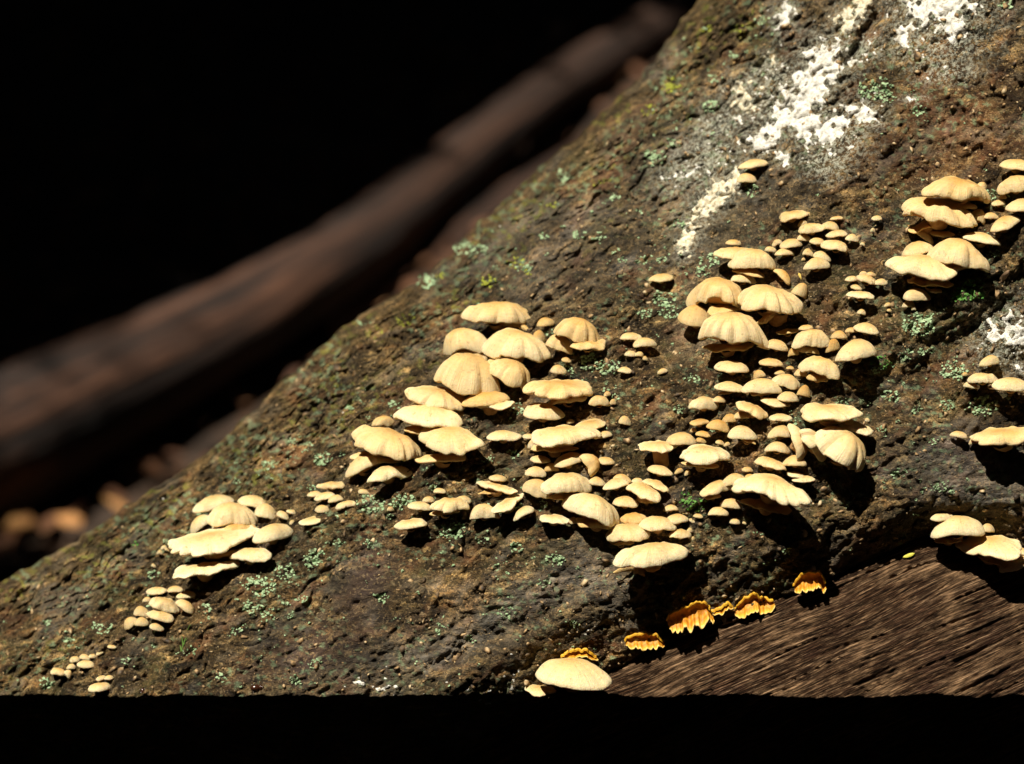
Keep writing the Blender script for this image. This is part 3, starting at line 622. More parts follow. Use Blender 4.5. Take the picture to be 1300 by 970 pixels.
'J34': (894,512,38,18,2,2,.2,'pale domed cap at the left edge of the column\'s middle','pale domed left edge cap'), 'J35': (913,507,16,9,8,0,.6,None), 'J36': (955,520,42,16,26,3,.4,'thin cap slanting down right in the middle of the column','thin slanting cap'), 'J37': (982,511,32,12,4,0,.2,None), 'J38': (991,530,28,10,0,0,.15,'flat lozenge shaped pale cap right of the thin slanting cap','flat lozenge cap'), 'J39': (941,527,20,10,2,0,.4,None),
'J40': (888,536,24,10,4,2,.95,None), 'J41': (912,540,29,15,8,0,.95,'glossy looking orange ochre cap left of the small smooth dome','orange ochre cap'), 'J42': (926,531,18,12,0,0,.8,None), 'J43': (880,546,8,6,0,0,1,None), 'J43b': (893,551,19,8,4,0,1,None), 'J43c': (890,559,13,8,0,0,1,None),
'J44': (943,549,37,18,2,0,.05,'small smooth dome alone at the middle of the column\'s foot','small smooth dome'), 'J45': (895,577,62,26,2,3,.15,'wide pale saddle shaped cap left of the column\'s foot','pale saddle shaped cap'), 'J46': (914,562,11,7,0,0,.5,None), 'J46b': (923,564,8,6,0,0,.5,None),
# foot of that column
'K1': (1056,523,73,25,-2,2,.1,'wide pale smooth shelf topping the lower right group','wide smooth top shelf of the lower right group'), 'K2': (1087,543,42,18,6,2,.1,'pale two lobed cap under the right end of the wide smooth shelf','pale two lobed right cap'),
'K3': (1068,567,72,44,33,4,.3,'big ribbed fan tilted down to the right in the lower right group','big tilted ribbed fan'), 'K4': (1035,563,48,28,58,3,.35,'folded cap standing on edge left of the big tilted ribbed fan','folded cap on edge'), 'K5': (1013,561,48,22,68,0,.5,'upright shell shaped cap showing its pale side, left of the folded cap','upright shell shaped cap'),
'K6': (990,548,31,16,-3,0,.3,'small smooth cap left of the upright shell shaped cap','small cap left of the shell'), 'K7': (987,568,31,15,2,0,.25,'small oval cap below the small cap left of the shell','small oval cap'), 'K8': (978,588,39,16,4,2,.4,'tan bowl shaped cap on a thick stalk above the ribbed skirt shelf','tan bowl shaped cap'), 'K9': (1009,585,29,15,6,0,.6,'pointed ochre cap right of the tan bowl shaped cap','pointed ochre cap'),
'K10': (979,621,93,39,2,9,.15,'broad skirt shaped shelf with many ribs at the foot of the lower right group','broad ribbed skirt shelf'), 'K11': (932,609,32,17,0,0,.3,'small domed cap at the left shoulder of the ribbed skirt shelf','left shoulder dome'), 'K12': (908,620,38,22,2,2,.3,'pale fan cap left of the ribbed skirt shelf','pale fan left of the skirt'), 'K13': (949,596,14,7,0,0,.6,None), 'K14': (952,606,15,9,-8,0,.6,None), 'K15': (1010,603,23,8,8,0,.2,None), 'K16': (1020,608,28,9,-4,0,.2,None),
'K17': (928,639,27,13,4,0,.3,None), 'K18': (912,649,25,12,2,0,.2,None), 'K19': (933,662,13,7,4,0,.3,None), 'K20': (945,664,5,4,0,0,.4,None), 'K21': (1101,533,6,5,0,0,.3,None),
# strays on bare bark
'M1': (839,353,30,12,0,0,.4,'lone small tan button on bare bark above the middle of the trunk','lone button above the middle'), 'M2': (801,427,26,10,2,0,.2,'upper flat cap of the stray pair between the two big stacks','upper flat cap of the stray pair'), 'M3': (819,435,29,13,0,0,.2,'lower right cap of the stray pair between the two big stacks','lower cap of the stray pair'), 'M4': (800,449,14,8,0,0,.2,None), 'M4b': (811,450,12,8,12,0,.3,None), 'M4c': (819,455,7,6,0,0,.3,None), 'M5': (793,470,17,9,0,0,.2,None), 'M6': (841,471,13,7,-12,0,.4,None),
# swarm of little caps, upper right
'N1': (1008,273,35,14,-13,2,.35,'wavy little cap highest in the swarm of small caps at upper right','highest wavy cap of the swarm'), 'N1b': (1026,272,10,6,0,0,.5,None), 'N2': (1019,283,13,8,-6,0,.3,None), 'N3': (1031,290,33,14,-4,2,.3,'longest cap in the upper row of the small cap swarm','longest cap of the swarm\'s upper row'), 'N4': (1054,287,22,12,4,0,.35,None), 'N5': (1062,277,16,6,2,0,.4,None), 'N6': (1062,297,27,11,0,0,.4,'tan oval cap in the middle of the small cap swarm','tan oval of the swarm'), 'N7': (1082,302,17,10,6,0,.2,None), 'N8': (1039,307,22,10,6,0,.3,None),
'N9': (1060,312,33,15,14,2,.25,'long pale cap slanting right in the lower half of the swarm','long slanting cap of the swarm'), 'N10': (1004,309,27,12,-8,0,.3,'pale cap left of the swarm, joined to a smaller one','left outlying cap of the swarm'), 'N10b': (1021,302,18,10,-4,0,.3,None), 'N11': (986,308,13,8,-20,0,.3,None), 'N12': (978,317,14,9,-10,0,.3,None), 'N13': (996,320,24,10,0,0,.3,None), 'N14': (1026,321,14,11,0,0,.3,None), 'N15': (1044,325,22,12,10,0,.25,None), 'N16': (1037,335,33,17,2,0,.2,'smooth pale cap lowest in the swarm of small caps','lowest cap of the swarm'), 'N17': (1020,329,5,4,0,0,.3,None), 'N18': (1108,292,6,5,0,0,0,None), 'N18b': (1095,310,6,5,0,0,0,None), 'N18c': (1113,277,13,7,0,0,.3,None),
'O1': (1081,354,16,8,4,0,.3,None), 'O2': (1096,347,10,6,0,0,.35,None), 'O3': (1106,348,12,6,2,0,.4,None), 'O4': (1100,355,25,13,4,2,.2,'largest upper cap of the tiny rosette below the swarm','upper cap of the tiny rosette'), 'O5': (1118,358,17,9,8,0,.2,None), 'O6': (1087,365,13,8,-4,0,.2,None), 'O7': (1092,375,33,12,-3,2,.2,'lowest two lobed cap of the tiny rosette below the swarm','lowest cap of the tiny rosette'), 'O8': (1127,387,9,6,0,0,.4,None), 'O8b': (1094,396,11,7,14,0,.4,None), 'O8c': (1129,394,6,4,0,0,.4,None),
# stack at the right edge
'P1': (1215,241,88,34,8,4,.5,'large tan shelf crowning the stack near the right edge','crowning shelf of the right stack'), 'P1b': (1246,236,14,10,10,0,.5,None), 'P2': (1193,270,90,38,4,7,.4,'large scalloped shelf second in the stack near the right edge','scalloped second shelf of the right stack'), 'P2b': (1242,275,22,18,22,0,.5,None),
'P3': (1268,258,18,9,2,0,.5,None), 'P3b': (1273,250,10,6,0,0,.9,None), 'P4': (1258,274,20,9,2,0,.4,None), 'P5': (1276,284,40,20,-6,0,.3,'arched pale cap right of the stack near the right edge','arched cap beside the right stack'), 'P6': (1246,303,47,17,2,0,.25,'flat pale pointed shelf on the right of the right edge stack','flat pointed shelf'), 'P7': (1196,297,29,10,-4,0,.5,'thin tan cap under the scalloped second shelf','thin tan cap'), 'P8': (1172,299,30,13,28,0,.4,'arched thin flap at the left under the scalloped second shelf','arched thin flap'),
'P9': (1165,315,40,18,-12,0,.35,'pale shelf sloping left above the lowest big shelf of the right stack','left sloping shelf'), 'P10': (1218,322,77,37,9,3,.3,'large smooth pale shelf third down in the right edge stack','large smooth third shelf'), 'P11': (1170,340,84,35,2,4,.35,'lowest big four lobed shelf of the right edge stack','lowest big shelf of the right stack'), 'P12': (1164,374,34,17,-3,0,.2,'small pale bun below the right edge stack','small pale bun'), 'P13': (1153,386,15,9,0,0,.2,None), 'P13b': (1160,391,6,6,0,0,.2,None), 'P14': (1188,369,15,6,0,0,.3,None),
'P15': (1290,210,40,16,2,0,.45,'upper of the caps cut by the right edge, above the right stack','upper cap cut by the right edge'), 'P16': (1290,234,48,23,-12,2,.3,'pale tilted cap cut by the right edge under the upper one','tilted cap cut by the right edge'), 'P17': (1297,261,40,18,0,0,.2,'third pale cap down the right edge, beside the crowning shelf','third cap at the right edge'),
# right edge, lower
'Q1': (1256,458,25,15,2,0,.3,'little domed cap beside the white lichen at the right edge','little dome by the white lichen'), 'Q2': (1248,480,38,14,-2,2,.3,'flat double cap below the little dome at the right edge','flat double cap'), 'Q3': (1232,489,17,10,-4,0,.3,None), 'Q3b': (1225,475,7,5,0,0,.6,None), 'Q4': (1284,488,48,18,2,0,.25,'wide pale cap running off the right edge below the white lichen','wide pale right edge cap'), 'Q5': (1217,552,21,10,0,0,.3,'lone small button left of the long right edge shelf','lone button by the long shelf'),
'Q6': (1278,553,84,25,-8,3,.35,'long flat wavy shelf running off the right edge over a big black shadow','long flat right edge shelf'), 'Q6b': (1235,560,11,9,-10,0,.35,None), 'Q8': (1196,656,29,11,-4,0,.2,'small flat cap upper left of the group above the bare wood','small flat upper left cap'), 'Q9': (1215,668,65,28,-4,0,.2,'broad smooth pale cap on the bark edge above the bare wood','broad cap above the bare wood'), 'Q9b': (1254,670,18,12,0,0,.3,None), 'Q10': (1256,696,72,34,-12,2,.3,'thick pale ochre cap jutting over the bare wood near the right edge','thick cap over the bare wood'), 'Q11': (1290,714,46,16,-16,0,.2,'lowest pale shelf at the right edge over the bare wood','lowest right edge shelf'), 'Q12': (1296,700,20,10,4,0,.4,None),
'R1': (728,855,91,40,-2,0,.05,'big thick pale cap standing alone at the bottom edge left of the bare wood','big cap at the bottom edge'), 'R2': (686,876,38,13,-4,3,.3,'thin wavy tan shelf under the left side of the big bottom edge cap','thin shelf under the bottom cap'),
'S1': (956,209,36,15,4,0,.4,'upper of two small tan caps beside the white lichen streak','upper cap by the lichen streak'), 'S2': (948,226,24,13,2,0,.4,'lower of two small tan caps beside the white lichen streak','lower cap by the lichen streak'),
}
GROUP = {'A': 'shelf mushrooms in the stack left of centre', 'B': 'shelf mushrooms in the drift at bottom centre', 'C': 'shelf mushrooms in the short row left of the drift', 'D': 'shelf mushrooms in the loose group', 'E': 'shelf mushrooms in the lower left cluster', 'F': 'shelf mushrooms in the far left rosette',
         'G': 'tiny caps near the lower left corner', 'H': 'tiny caps near the lower left corner', 'J': 'shelf mushrooms in the right hand column', 'K': 'shelf mushrooms in the lower right group', 'M': 'stray caps on bare bark', 'N': 'little caps in the upper right swarm', 'O': 'tiny rosette below the swarm', 'P': 'shelf mushrooms in the right edge stack', 'Q': 'shelf mushrooms at the lower right edge', 'R': 'caps at the bottom edge', 'S': 'two caps by the lichen streak'}

# ---- materials
def cap_material():
    M = NT('mushroom_cap'); uvn = M.n('ShaderNodeAttribute', attribute_name='polar'); oi = M.n('ShaderNodeObjectInfo')
    sx = M.n('ShaderNodeSeparateXYZ'); M.l(uvn.outputs['Vector'], sx.inputs[0]); rho = sx.outputs[0]
    P = M.n('ShaderNodeNewGeometry').outputs['Position']
    mpn = M.n('ShaderNodeMapping'); mpn.inputs['Scale'].default_value = (1.6, 26, 26); M.l(M.comb(rho, sx.outputs[1], sx.outputs[2]), mpn.inputs[0])
    ray = M.noise(mpn.outputs[0], 1.0, 3, .6, .2)
    cl = M.noise(P, 130, 4, .6, .4); fine = M.noise(P, 1100, 3, .6)
    base = M.ramp(rho, [(.0, (.60, .39, .14)), (.35, (.68, .49, .22)), (.75, (.76, .61, .34)), (1.0, (.82, .71, .46))])
    ochre = M.ramp(rho, [(.0, (.52, .26, .06)), (.5, (.60, .35, .10)), (1.0, (.70, .49, .21))])
    sc = M.n('ShaderNodeSeparateColor'); M.l(oi.outputs['Color'], sc.inputs[0])
    t = M.math('ADD', M.math('ADD', M.math('MULTIPLY', sc.outputs[0], 1.15), M.math('MULTIPLY', M.math('SUBTRACT', sc.outputs[1], .5), .35)), M.math('MULTIPLY', M.math('SUBTRACT', cl, .5), 1.3), True)
    c = M.mix(t, base, ochre)
    c = M.mix(.30, c, M.ramp(ray, [(.3, (.66, .60, .52)), (.55, (1, 1, 1))]), 'MULTIPLY')
    c = M.mix(.55, c, M.ramp(cl, [(.28, (.74, .68, .60)), (.5, (1, 1, 1)), (.72, (1.07, 1.05, 1.0))]), 'MULTIPLY')
    spots = M.ramp(M.noise(P, 330, 3, .7), [(.61, (0, 0, 0)), (.68, (1, 1, 1))])
    c = M.mix(M.math('MULTIPLY', spots, .45), c, (.30, .17, .07))
    zone = M.n('ShaderNodeTexWave', wave_type='BANDS', bands_direction='X'); M.set(zone, Scale=2.2, Distortion=1.2, Detail=2.0); M.l(M.comb(rho, sx.outputs[1], sx.outputs[2]), zone.inputs['Vector'])
    c = M.mix(.12, c, M.ramp(zone.outputs['Fac'], [(.2, (.78, .70, .60)), (.6, (1.03, 1.02, 1.0))]), 'MULTIPLY')
    dirt = M.ramp(M.noise(P, 700, 4, .75), [(.60, (0, 0, 0)), (.70, (1, 1, 1))]); c = M.mix(M.math('MULTIPLY', dirt, .22), c, (.22, .14, .07))
    M.l(c, M.b.inputs['Base Color']); M.b.inputs['Roughness'].default_value = .75; M.b.inputs['Specular IOR Level'].default_value = .2
    M.b.inputs['Subsurface Weight'].default_value = .25; M.b.inputs['Subsurface Radius'].default_value = (1.0, .45, .15); M.b.inputs['Subsurface Scale'].default_value = .0022
    h = M.math('ADD', M.math('MULTIPLY', ray, .8), M.math('MULTIPLY', fine, .5))
    M.l(M.bump(h, .0009, .7), M.b.inputs['Normal']); return M.m
def _comb(self, a, b, c):
    nd = self.n('ShaderNodeCombineXYZ')
    for i, v in enumerate((a, b, c)): self.l(v, nd.inputs[i])
    return nd.outputs[0]
NT.comb = _comb
CAP = cap_material()
M = NT('mushroom_gills'); M.b.inputs['Base Color'].default_value = (.42, .185, .042, 1); M.b.inputs['Roughness'].default_value = .7
M.b.inputs['Subsurface Weight'].default_value = .3; M.b.inputs['Subsurface Radius'].default_value = (1.0, .4, .1); M.b.inputs['Subsurface Scale'].default_value = .002
GILL = M.m
M = NT('mushroom_stalk'); n = M.noise(M.n('ShaderNodeNewGeometry').outputs['Position'], 300, 3, .6); M.l(M.ramp(n, [(.3, (.38, .18, .05)), (.7, (.58, .36, .16))]), M.b.inputs['Base Color']); M.b.inputs['Roughness'].default_value = .8
STALK = M.m

EV = math.sin(PITCH), math.cos(PITCH)
def cap_profile(a, b, H, lobes, seed, p, nth, roll):
    """cap in its own frame: x right, y forward (towards the lens), z up; returns top rings, rim rings, gill rings"""
    r_ = np.random.default_rng(seed)
    th = np.linspace(-np.pi, np.pi, nth, endpoint=False)          # 0 = forward
    rad = np.ones(nth); notch = np.zeros(nth)
    ph = r_.uniform(0, 6.28)
    yaw = r_.normal(0, .38) * (1.0 if lobes else .6); wob = 0.09 * np.sin(th + r_.uniform(0, 6.28)) + 0.08 * np.sin(2 * th + ph) + 0.06 * np.sin(3 * th + r_.uniform(0, 6.28)) + .03 * np.sin(5 * th + r_.uniform(0, 6.28))
    rad = rad * (1 + wob * (1.0 if lobes else .55))
    hang = np.zeros(nth); wide = 1.75
    if lobes:
        wds = r_.uniform(.55, 1.6, lobes); edges = -wide + 2 * wide * np.concatenate([[0], np.cumsum(wds) / wds.sum()])
        amps = r_.uniform(.3, 1.0, lobes + 1) * r_.uniform(.8, 1.7); amps[0] = amps[-1] = 0; hg = r_.normal(0, 1, lobes)
        for i in range(lobes):
            u = (th - edges[i]) / (edges[i + 1] - edges[i]); m = (u >= 0) & (u <= 1); u = np.clip(u, 0, 1)
            lb = np.sin(np.pi * u) ** .55
            notch = np.where(m, (1 - lb) * np.where(u < .5, amps[i], amps[i + 1]), notch); hang = np.where(m, hg[i] * lb, hang)
        rad = rad * (1 - .24 * notch)
    fine = sum(r_.normal(0, 1) * np.sin(k * th + r_.uniform(0, 6.28)) / math.sqrt(k) for k in range(7, 26)) 
    rad = rad * (1 + .006 * fine * (2.6 if lobes else 1.0))
    droop = sum(r_.normal(0, 1) * np.sin(k * th + r_.uniform(0, 6.28)) / k for k in (1, 2, 3)) * .10 
    fwd = np.cos(th) > 0
    bb = np.where(fwd, b, .55 * b + .05 * a)
    wo = r_.uniform(0, 90)
    wa = (.11 if lobes else .055) * a
    def warp(x, y, r): return wa * r ** .7 * perlin(x / (.62 * a) + wo, y / (.62 * a) + wo * .7, 300) + .35 * wa * perlin(x / (.23 * a) + wo, y / (.23 * a), 301) * min(1, r * 2)
    rho = np.concatenate([np.linspace(0.03, .6, 6), np.array([.68, .76, .83, .89, .94, .975, 1.0])])
    tops = []
    for r in rho:
        R_ = r * (1 - (1 - rad) * r ** 1.5)
        X_, Y_ = a * R_ * np.sin(th), bb * R_ * np.cos(th)
        z = H * (1 - r ** p) ** .66 - H * .11 * notch ** 2 * r ** 5 - H * .22 * r ** 2 * np.sin(th) ** 2 + droop * H * r ** 2 - .10 * H * hang * r ** 5 + (.13 * H * (lobes > 0)) * (1 - np.minimum(notch * 1.6, 1.6)) * r ** 3 * (1 - r ** 8)
        z = z + warp(X_, Y_, r) + .012 * a * fine * r ** 3 * .5
        tops.append(np.stack([a * R_ * np.sin(th), bb * R_ * np.cos(th), z], -1))
    tops = np.stack(tops)
    t = np.clip(.055 * a, 1.1, 2.6)
    # rim roll and lip
    rim = []
    for dr, dz in ((-.002, -.30), (-.02, -.75), (-.055, -1.0), (-.11, -1.05)):
        q = tops[-1].copy(); q[:, :2] *= (1 + dr); q[:, 2] += dz * t; rim.append(q)
    rim = np.stack(rim)
    gl = []; fl = r_.uniform(.10, .26)
    gm = np.where(np.arange(nth) % 2 == 0, 1.0, -1.0)
    for r in (.93, .8, .62, .42, .24, .10):
        R_ = r * (1 - (1 - rad) * r ** 1.5)
        X_, Y_ = a * R_ * np.sin(th), bb * R_ * np.cos(th)
        zr = -H * .16 * notch ** 2 - H * .22 * np.sin(th) ** 2 + droop * H - .10 * H * hang + warp(X_, Y_, 1.0)
        k_ = 1 - r
        z = zr * r ** 2 - t * 1.05 + .10 * H * np.sin(np.pi * min(1, k_ * 2.2)) - fl * a * k_ ** 1.6 + gm * np.clip(.018 * a, .15, .6) * min(1, k_ * 9)
        gl.append(np.stack([a * R_ * np.sin(th), bb * R_ * np.cos(th), z], -1))
    gl = np.stack(gl); skew = r_.normal(0, .16)
    for q in (tops, rim, gl):
        q[..., 2] += skew * H * q[..., 0] / a
        x_ = q[..., 0].copy(); y_ = q[..., 1].copy(); q[..., 0] = x_ * math.cos(yaw) + y_ * math.sin(yaw); q[..., 1] = -x_ * math.sin(yaw) + y_ * math.cos(yaw)
    return tops, rim, gl, th, rho

SEEDS = {'R1': 11, 'K1': 3, 'E8': 2}
def make_cap(key, spec):
    cx, cy, w, h, tilt, lobes, och = spec[:7]
    w *= 1.07; h *= 1.0
    seed = (sum(ord(c) * 37 ** i for i, c in enumerate(key)) + SEEDS.get(key, 0)) % 99991
    rr = random.Random(seed); p = rr.uniform(1.8, 2.5)
    nth = 96 if w > 45 else (56 if w > 20 else 28)
    a = w / 2; b = min(.66 * a, 1.1 * h); H = .8 * h
    rt = R(tilt); e1, e2 = EV
    for it in range(7):
        tops, rim, gl, th, rho = cap_profile(a, b, H, lobes, seed, p, nth, rt)
        def im(q):
            x = q[..., 0]; y = -(q[..., 2] * e2 - q[..., 1] * e1); return x, y
        x, y = im(np.concatenate([tops.reshape(-1, 3), rim[1]]))
        X = x; Y = y
        wm = X.max() - X.min(); hm = Y.max() - Y.min()
        a *= w / wm; b = min(b * w / wm, b * 1.5)
        flat = 2 * 0 + b * e1 * 1.3
        H = max(.12 * a, H * np.clip(h / hm, .6, 1.6))
        if H <= .13 * a and hm > h: b *= max(.6, h / hm)
    ox = (X.max() + X.min()) / 2; oy = (Y.max() + Y.min()) / 2
    # roll about the line of sight through the cap (photo tilt), kept as a world rotation about the forward axis
    ct, st = math.cos(rt), math.sin(rt)
    bd = min(float(base_depth(np.array(cx + 0.), np.array(cy + 0.))), float(base_depth(np.array(cx + 0.), np.array(cy + .45 * h))) + .15 * h)
    dpx = bd - .95 * b - 3
    C = unproj(cx, cy, D0 + dpx * U)
    s = U * (D0 + dpx * U) / D0
    FW = np.array([0, -1.0, 0]); ZU = np.array([0, 0, 1.0])
    def world(q):
        q = q - 0
        # shift so the seen outline is centred, then roll in the picture plane of the cap
        x = q[..., 0] - ox; yv = q[..., 2] + oy * e2; f = q[..., 1] - oy * e1 
        p_ = C + s * (x[..., None] * RIGHT + f[..., None] * FW + yv[..., None] * ZU) - C
        ax = -FWD
        cr = np.cross(np.broadcast_to(ax, p_.shape), p_); dt = (p_ @ ax)[..., None] * ax
        c_, s_ = math.cos(-rt), math.sin(-rt)
        return C + p_ * c_ + cr * s_ + dt * (1 - c_)
    base = surf(np.array(cx + 0.), np.array(cy + .1 * h))
    root = empty('shelf_mushroom', base)
    tv = world(np.concatenate([tops, rim])); nr_ = len(tv)
    apex = world(tops[0].mean(0)[None])[0]
    v = np.concatenate([tv.reshape(-1, 3), apex[None]])
    f = grid_faces(nr_, nth, True).tolist(); n0 = len(v) - 1
    f += [(n0, (i + 1) % nth, i) for i in range(nth)]
    o = mesh_obj('cap', v, f, CAP, root, origin=base)
    rr_ = np.concatenate([rho, np.full(len(rim), 1.0)])
    pol = np.stack([np.broadcast_to(rr_[:, None], (nr_, nth)), np.broadcast_to(np.cos(th)[None], (nr_, nth)), np.broadcast_to(np.sin(th)[None], (nr_, nth))], -1).reshape(-1, 3)
    pol = np.concatenate([pol, [[0, 0, 0]]]) + np.array([0, 0, 0])
    pol[:, 1] += (seed % 17) * .0
    at = o.data.attributes.new('polar', 'FLOAT_VECTOR', 'POINT'); at.data.foreach_set('vector', pol.astype(np.float32).ravel())
    o.color = (och, rr.random(), 0, 1)
    gv = world(gl)
    mesh_obj('gills', gv.reshape(-1, 3), grid_faces(len(gl), nth, True), GILL, root, smooth=nth > 60, origin=base)
    # stalk from under the cap back into the bark
    top = world(np.array([0, -.25 * b, gl[-1][:, 2].mean() + .06 * a])[None])[0]
    spx, spy = cx + .05 * w * math.sin(rt), cy + (.55 if key == 'B29' else .28) * h
    if key == 'B29': spx, spy = 840, 590
    bp = surf(np.array(spx + 0.), np.array(spy + 0.), -2.0)
    mid = .5 * top + .5 * bp + np.array([0, -.002, -.001]) * (a / 40)
    kk = np.linspace(0, 1, 7)[:, None]; path = (1 - kk)**2 * top + 2 * kk * (1 - kk) * mid + kk**2 * bp
    rs = U * a * np.linspace(.32, .26, 7) if key != 'B29' else U * a * np.linspace(.36, .34, 7)
    sv, sf = tube(path, rs, 10)
    mesh_obj('stalk', sv, sf, STALK, root, origin=base)
    return root

# smaller shelves tucked in the shade below the big ones
NAMES_ = {}
for key in ('A1', 'A2', 'A3', 'A4', 'A6', 'A7', 'A8', 'A9', 'A12', 'A13', 'B1', 'B11', 'B20', 'B23', 'B25', 'C1', 'C9', 'E2', 'E5', 'J3', 'J5', 'J12', 'J20', 'J30', 'J45', 'K1', 'K10', 'K12', 'P1', 'P2', 'P9', 'P10', 'P11', 'Q9', 'Q10', 'B16', 'J44', 'J29'):
    cx, cy, w, h = T[key][:4]; rq = random.Random(key); sd = rq.choice((-1, 1))
    T[key + 'u'] = (cx + sd * w * rq.uniform(.05, .24), cy + h * rq.uniform(.42, .56), w * rq.uniform(.55, .8), h * rq.uniform(.34, .5), rq.uniform(-7, 7), rq.choice((0, 2, 3)), rq.uniform(.6, 1.0), 'thin ochre shelf directly beneath the ' + T[key][8], 'thin shelf beneath the ' + T[key][8])
    NAMES_[key + 'u'] = 1
ORD = ['', 'second ', 'third ', 'fourth ', 'fifth ', 'sixth ', 'seventh ', 'eighth ']
used_lab = {}
for key, spec in T.items():
    root = make_cap(key, spec)
    lab = spec[7]
    if lab is None:
        cx, cy, w, h = spec[:4]
        best = min(((math.hypot(cx - s2[0], (cy - s2[1]) * 1.2), k2) for k2, s2 in T.items() if k2 not in NAMES_ and s2[7] and k2[0] == key[0] or k2 not in NAMES_ and (s2[7] and math.hypot(cx - s2[0], cy - s2[1]) < 60)), key=lambda t: t[0])[1]
        s2 = T[best]; dx, dy = cx - s2[0], (cy - s2[1])
        d = ('right of' if dx > 0 else 'left of') if abs(dx) / (s2[2] + w) > abs(dy) / (s2[3] + h) * .8 else ('below' if dy > 0 else 'above')
        size = 'tiny' if w < 13 else ('little' if w < 19 else 'small')
        tone = 'orange' if spec[6] > .75 else ('ochre' if spec[6] > .45 else ('tan' if spec[6] > .22 else 'pale'))
        core = f'{size} {tone} cap {d} the {s2[8]}'
        used_lab[core] = used_lab.get(core, 0) + 1
        lab = ORD[used_lab[core] - 1] + core
    tag(root, lab, 'mushroom', GROUP[key[0]])
# ------------------------------------------------------------------ orange crust fungus along the edge of the wood
M = NT('orange_crust'); uvn = M.n('ShaderNodeAttribute', attribute_name='edge'); P = M.n('ShaderNodeNewGeometry').outputs['Position']
sx = M.n('ShaderNodeSeparateXYZ'); M.l(uvn.outputs['Vector'], sx.inputs[0])
z = M.math('ADD', sx.outputs[0], M.math('MULTIPLY', M.math('SUBTRACT', M.noise(P, 300, 3, .6), .5), .25))
M.l(M.ramp(z, [(.0, (.66, .36, .02)), (.08, (.60, .27, .01)), (.2, (.36, .11, .004)), (.45, (.42, .15, .005)), (.6, (.58, .26, .009)), (.7, (.44, .15, .005)), (.85, (.64, .33, .02)), (1.0, (.80, .55, .17))]), M.b.inputs['Base Color'])
M.b.inputs['Roughness'].default_value = .6
M.l(M.bump(M.noise(P, 500, 3, .6), .0008, .6), M.b.inputs['Normal'])
ORNG = M.m
def flap(pts, label, seed, hang=14, sc=1.0, push=0):
    """a thin crust: its upper margin curls out as a lip, the sheet runs back into the seam and flares again on the wood"""
    pts = np.array(pts, float); L = np.concatenate([[0], np.cumsum(np.hypot(*np.diff(pts, axis=0).T))]); n = max(24, int(L[-1] / 1.0))
    t = np.linspace(0, L[-1], n); x = np.interp(t, L, pts[:, 0]); y = np.interp(t, L, pts[:, 1]); u = np.linspace(0, 1, n)
    for _ in range(4): y[1:-1] = .25 * y[:-2] + .5 * y[1:-1] + .25 * y[2:]
    env = np.sin(np.pi * np.clip(u * .96 + .02, 0, 1)) ** .35
    nz = lambda sc_, k_: perlin(t / sc_, t * 0 + seed + .37 * k_, seed + k_)
    y = y + 2.6 * nz(7, 1) + 1.3 * nz(3.4, 2)
    ks = np.array([-.06, -.02, .03, .1, .2, .32, .46, .6, .74, .86, .95, 1.0]); prof = np.interp(ks, [-.06, -.02, .03, .1, .3, .55, .8, 1], [9, 11.5, 12, 10, 1.5, 3.5, 8, 14]) * sc
    d0 = np.median(depth(x, y + hang * .4, False)); d0 = .5 * d0 + .5 * depth(x, y + hang * .4, False)
    A = []
    for k, o_ in zip(ks, prof):
        rip = 2.6 * nz(5, 3) * abs(k - .35) ** 1.2 * 2 + 1.6 * nz(9, 4)
        yy = y + hang * max(k, 0) * env * (1 + .22 * nz(11, 5) + .16 * nz(4.5, 6)) + (2.2 if k < -.04 else .8 if k < 0 else 0) + .8 * math.sin(k * 22 + seed) * (k > .3)
        xx = x + (k - .3) * 2.0 * nz(8, 7) + hang * .10 * max(k, 0)
        A.append(unproj(xx, yy, d0 - (env * o_ * (1 + .25 * nz(14, 8)) + rip + 3 + push) * U))
    A = np.stack(A); dn_ = np.cross(np.gradient(A, axis=1), np.gradient(A, axis=0)); dn_ /= np.linalg.norm(dn_, axis=2)[..., None] + 1e-12
    s_ = np.sign((dn_ @ -FWD).mean()); A2 = A - s_ * dn_ * 1.1 * U; nr2 = len(ks); off = nr2 * n
    v = np.concatenate([A.reshape(-1, 3), A2.reshape(-1, 3)]); f = grid_faces(nr2, n).tolist() + [tuple(q[::-1]) for q in grid_faces(nr2, n, off=off).tolist()]
    for r0 in (0, (nr2 - 1) * n):
        for i in range(n - 1): f.append((r0 + i, r0 + i + 1, r0 + i + 1 + off, r0 + i + off))
    c = surf(x[n // 2], y[n // 2]); o = mesh_obj('crust_fungus', v, f, ORNG, None, origin=c); o.location = c
    ed = np.tile(np.repeat(np.clip(ks, 0, 1), n), 2); at = o.data.attributes.new('edge', 'FLOAT_VECTOR', 'POINT'); at.data.foreach_set('vector', np.stack([ed, ed * 0, ed * 0], -1).astype(np.float32).ravel())
    tag(o, label, 'fungus', 'orange crust fungi along the edge of the bare wood')
flap([(846,786),(850,779),(863,771),(878,767),(892,762),(899,765),(903,774)], 'largest frilly orange crust fungus, in the dark seam above the bare wood', 3, 32, 1.0, 10)
flap([(793,813),(797,808),(809,804),(825,802),(834,805),(842,811)], 'lowest left orange crust flap right of the big bottom edge cap', 9, 22, .9)
flap([(901,776),(914,772),(923,764),(930,768)], 'narrow orange crust bridging the two larger frilly ones', 14, 9, .6)
flap([(932,770),(945,758),(958,752),(964,757),(972,759),(981,758)], 'wavy orange crust flap with a pale drooping tip', 20, 25)
flap([(1007,741),(1010,734),(1017,727),(1029,722),(1044,728),(1047,738)], 'upper rightmost orange crust flap, curled like an ear', 27, 26, 1.1, 9)
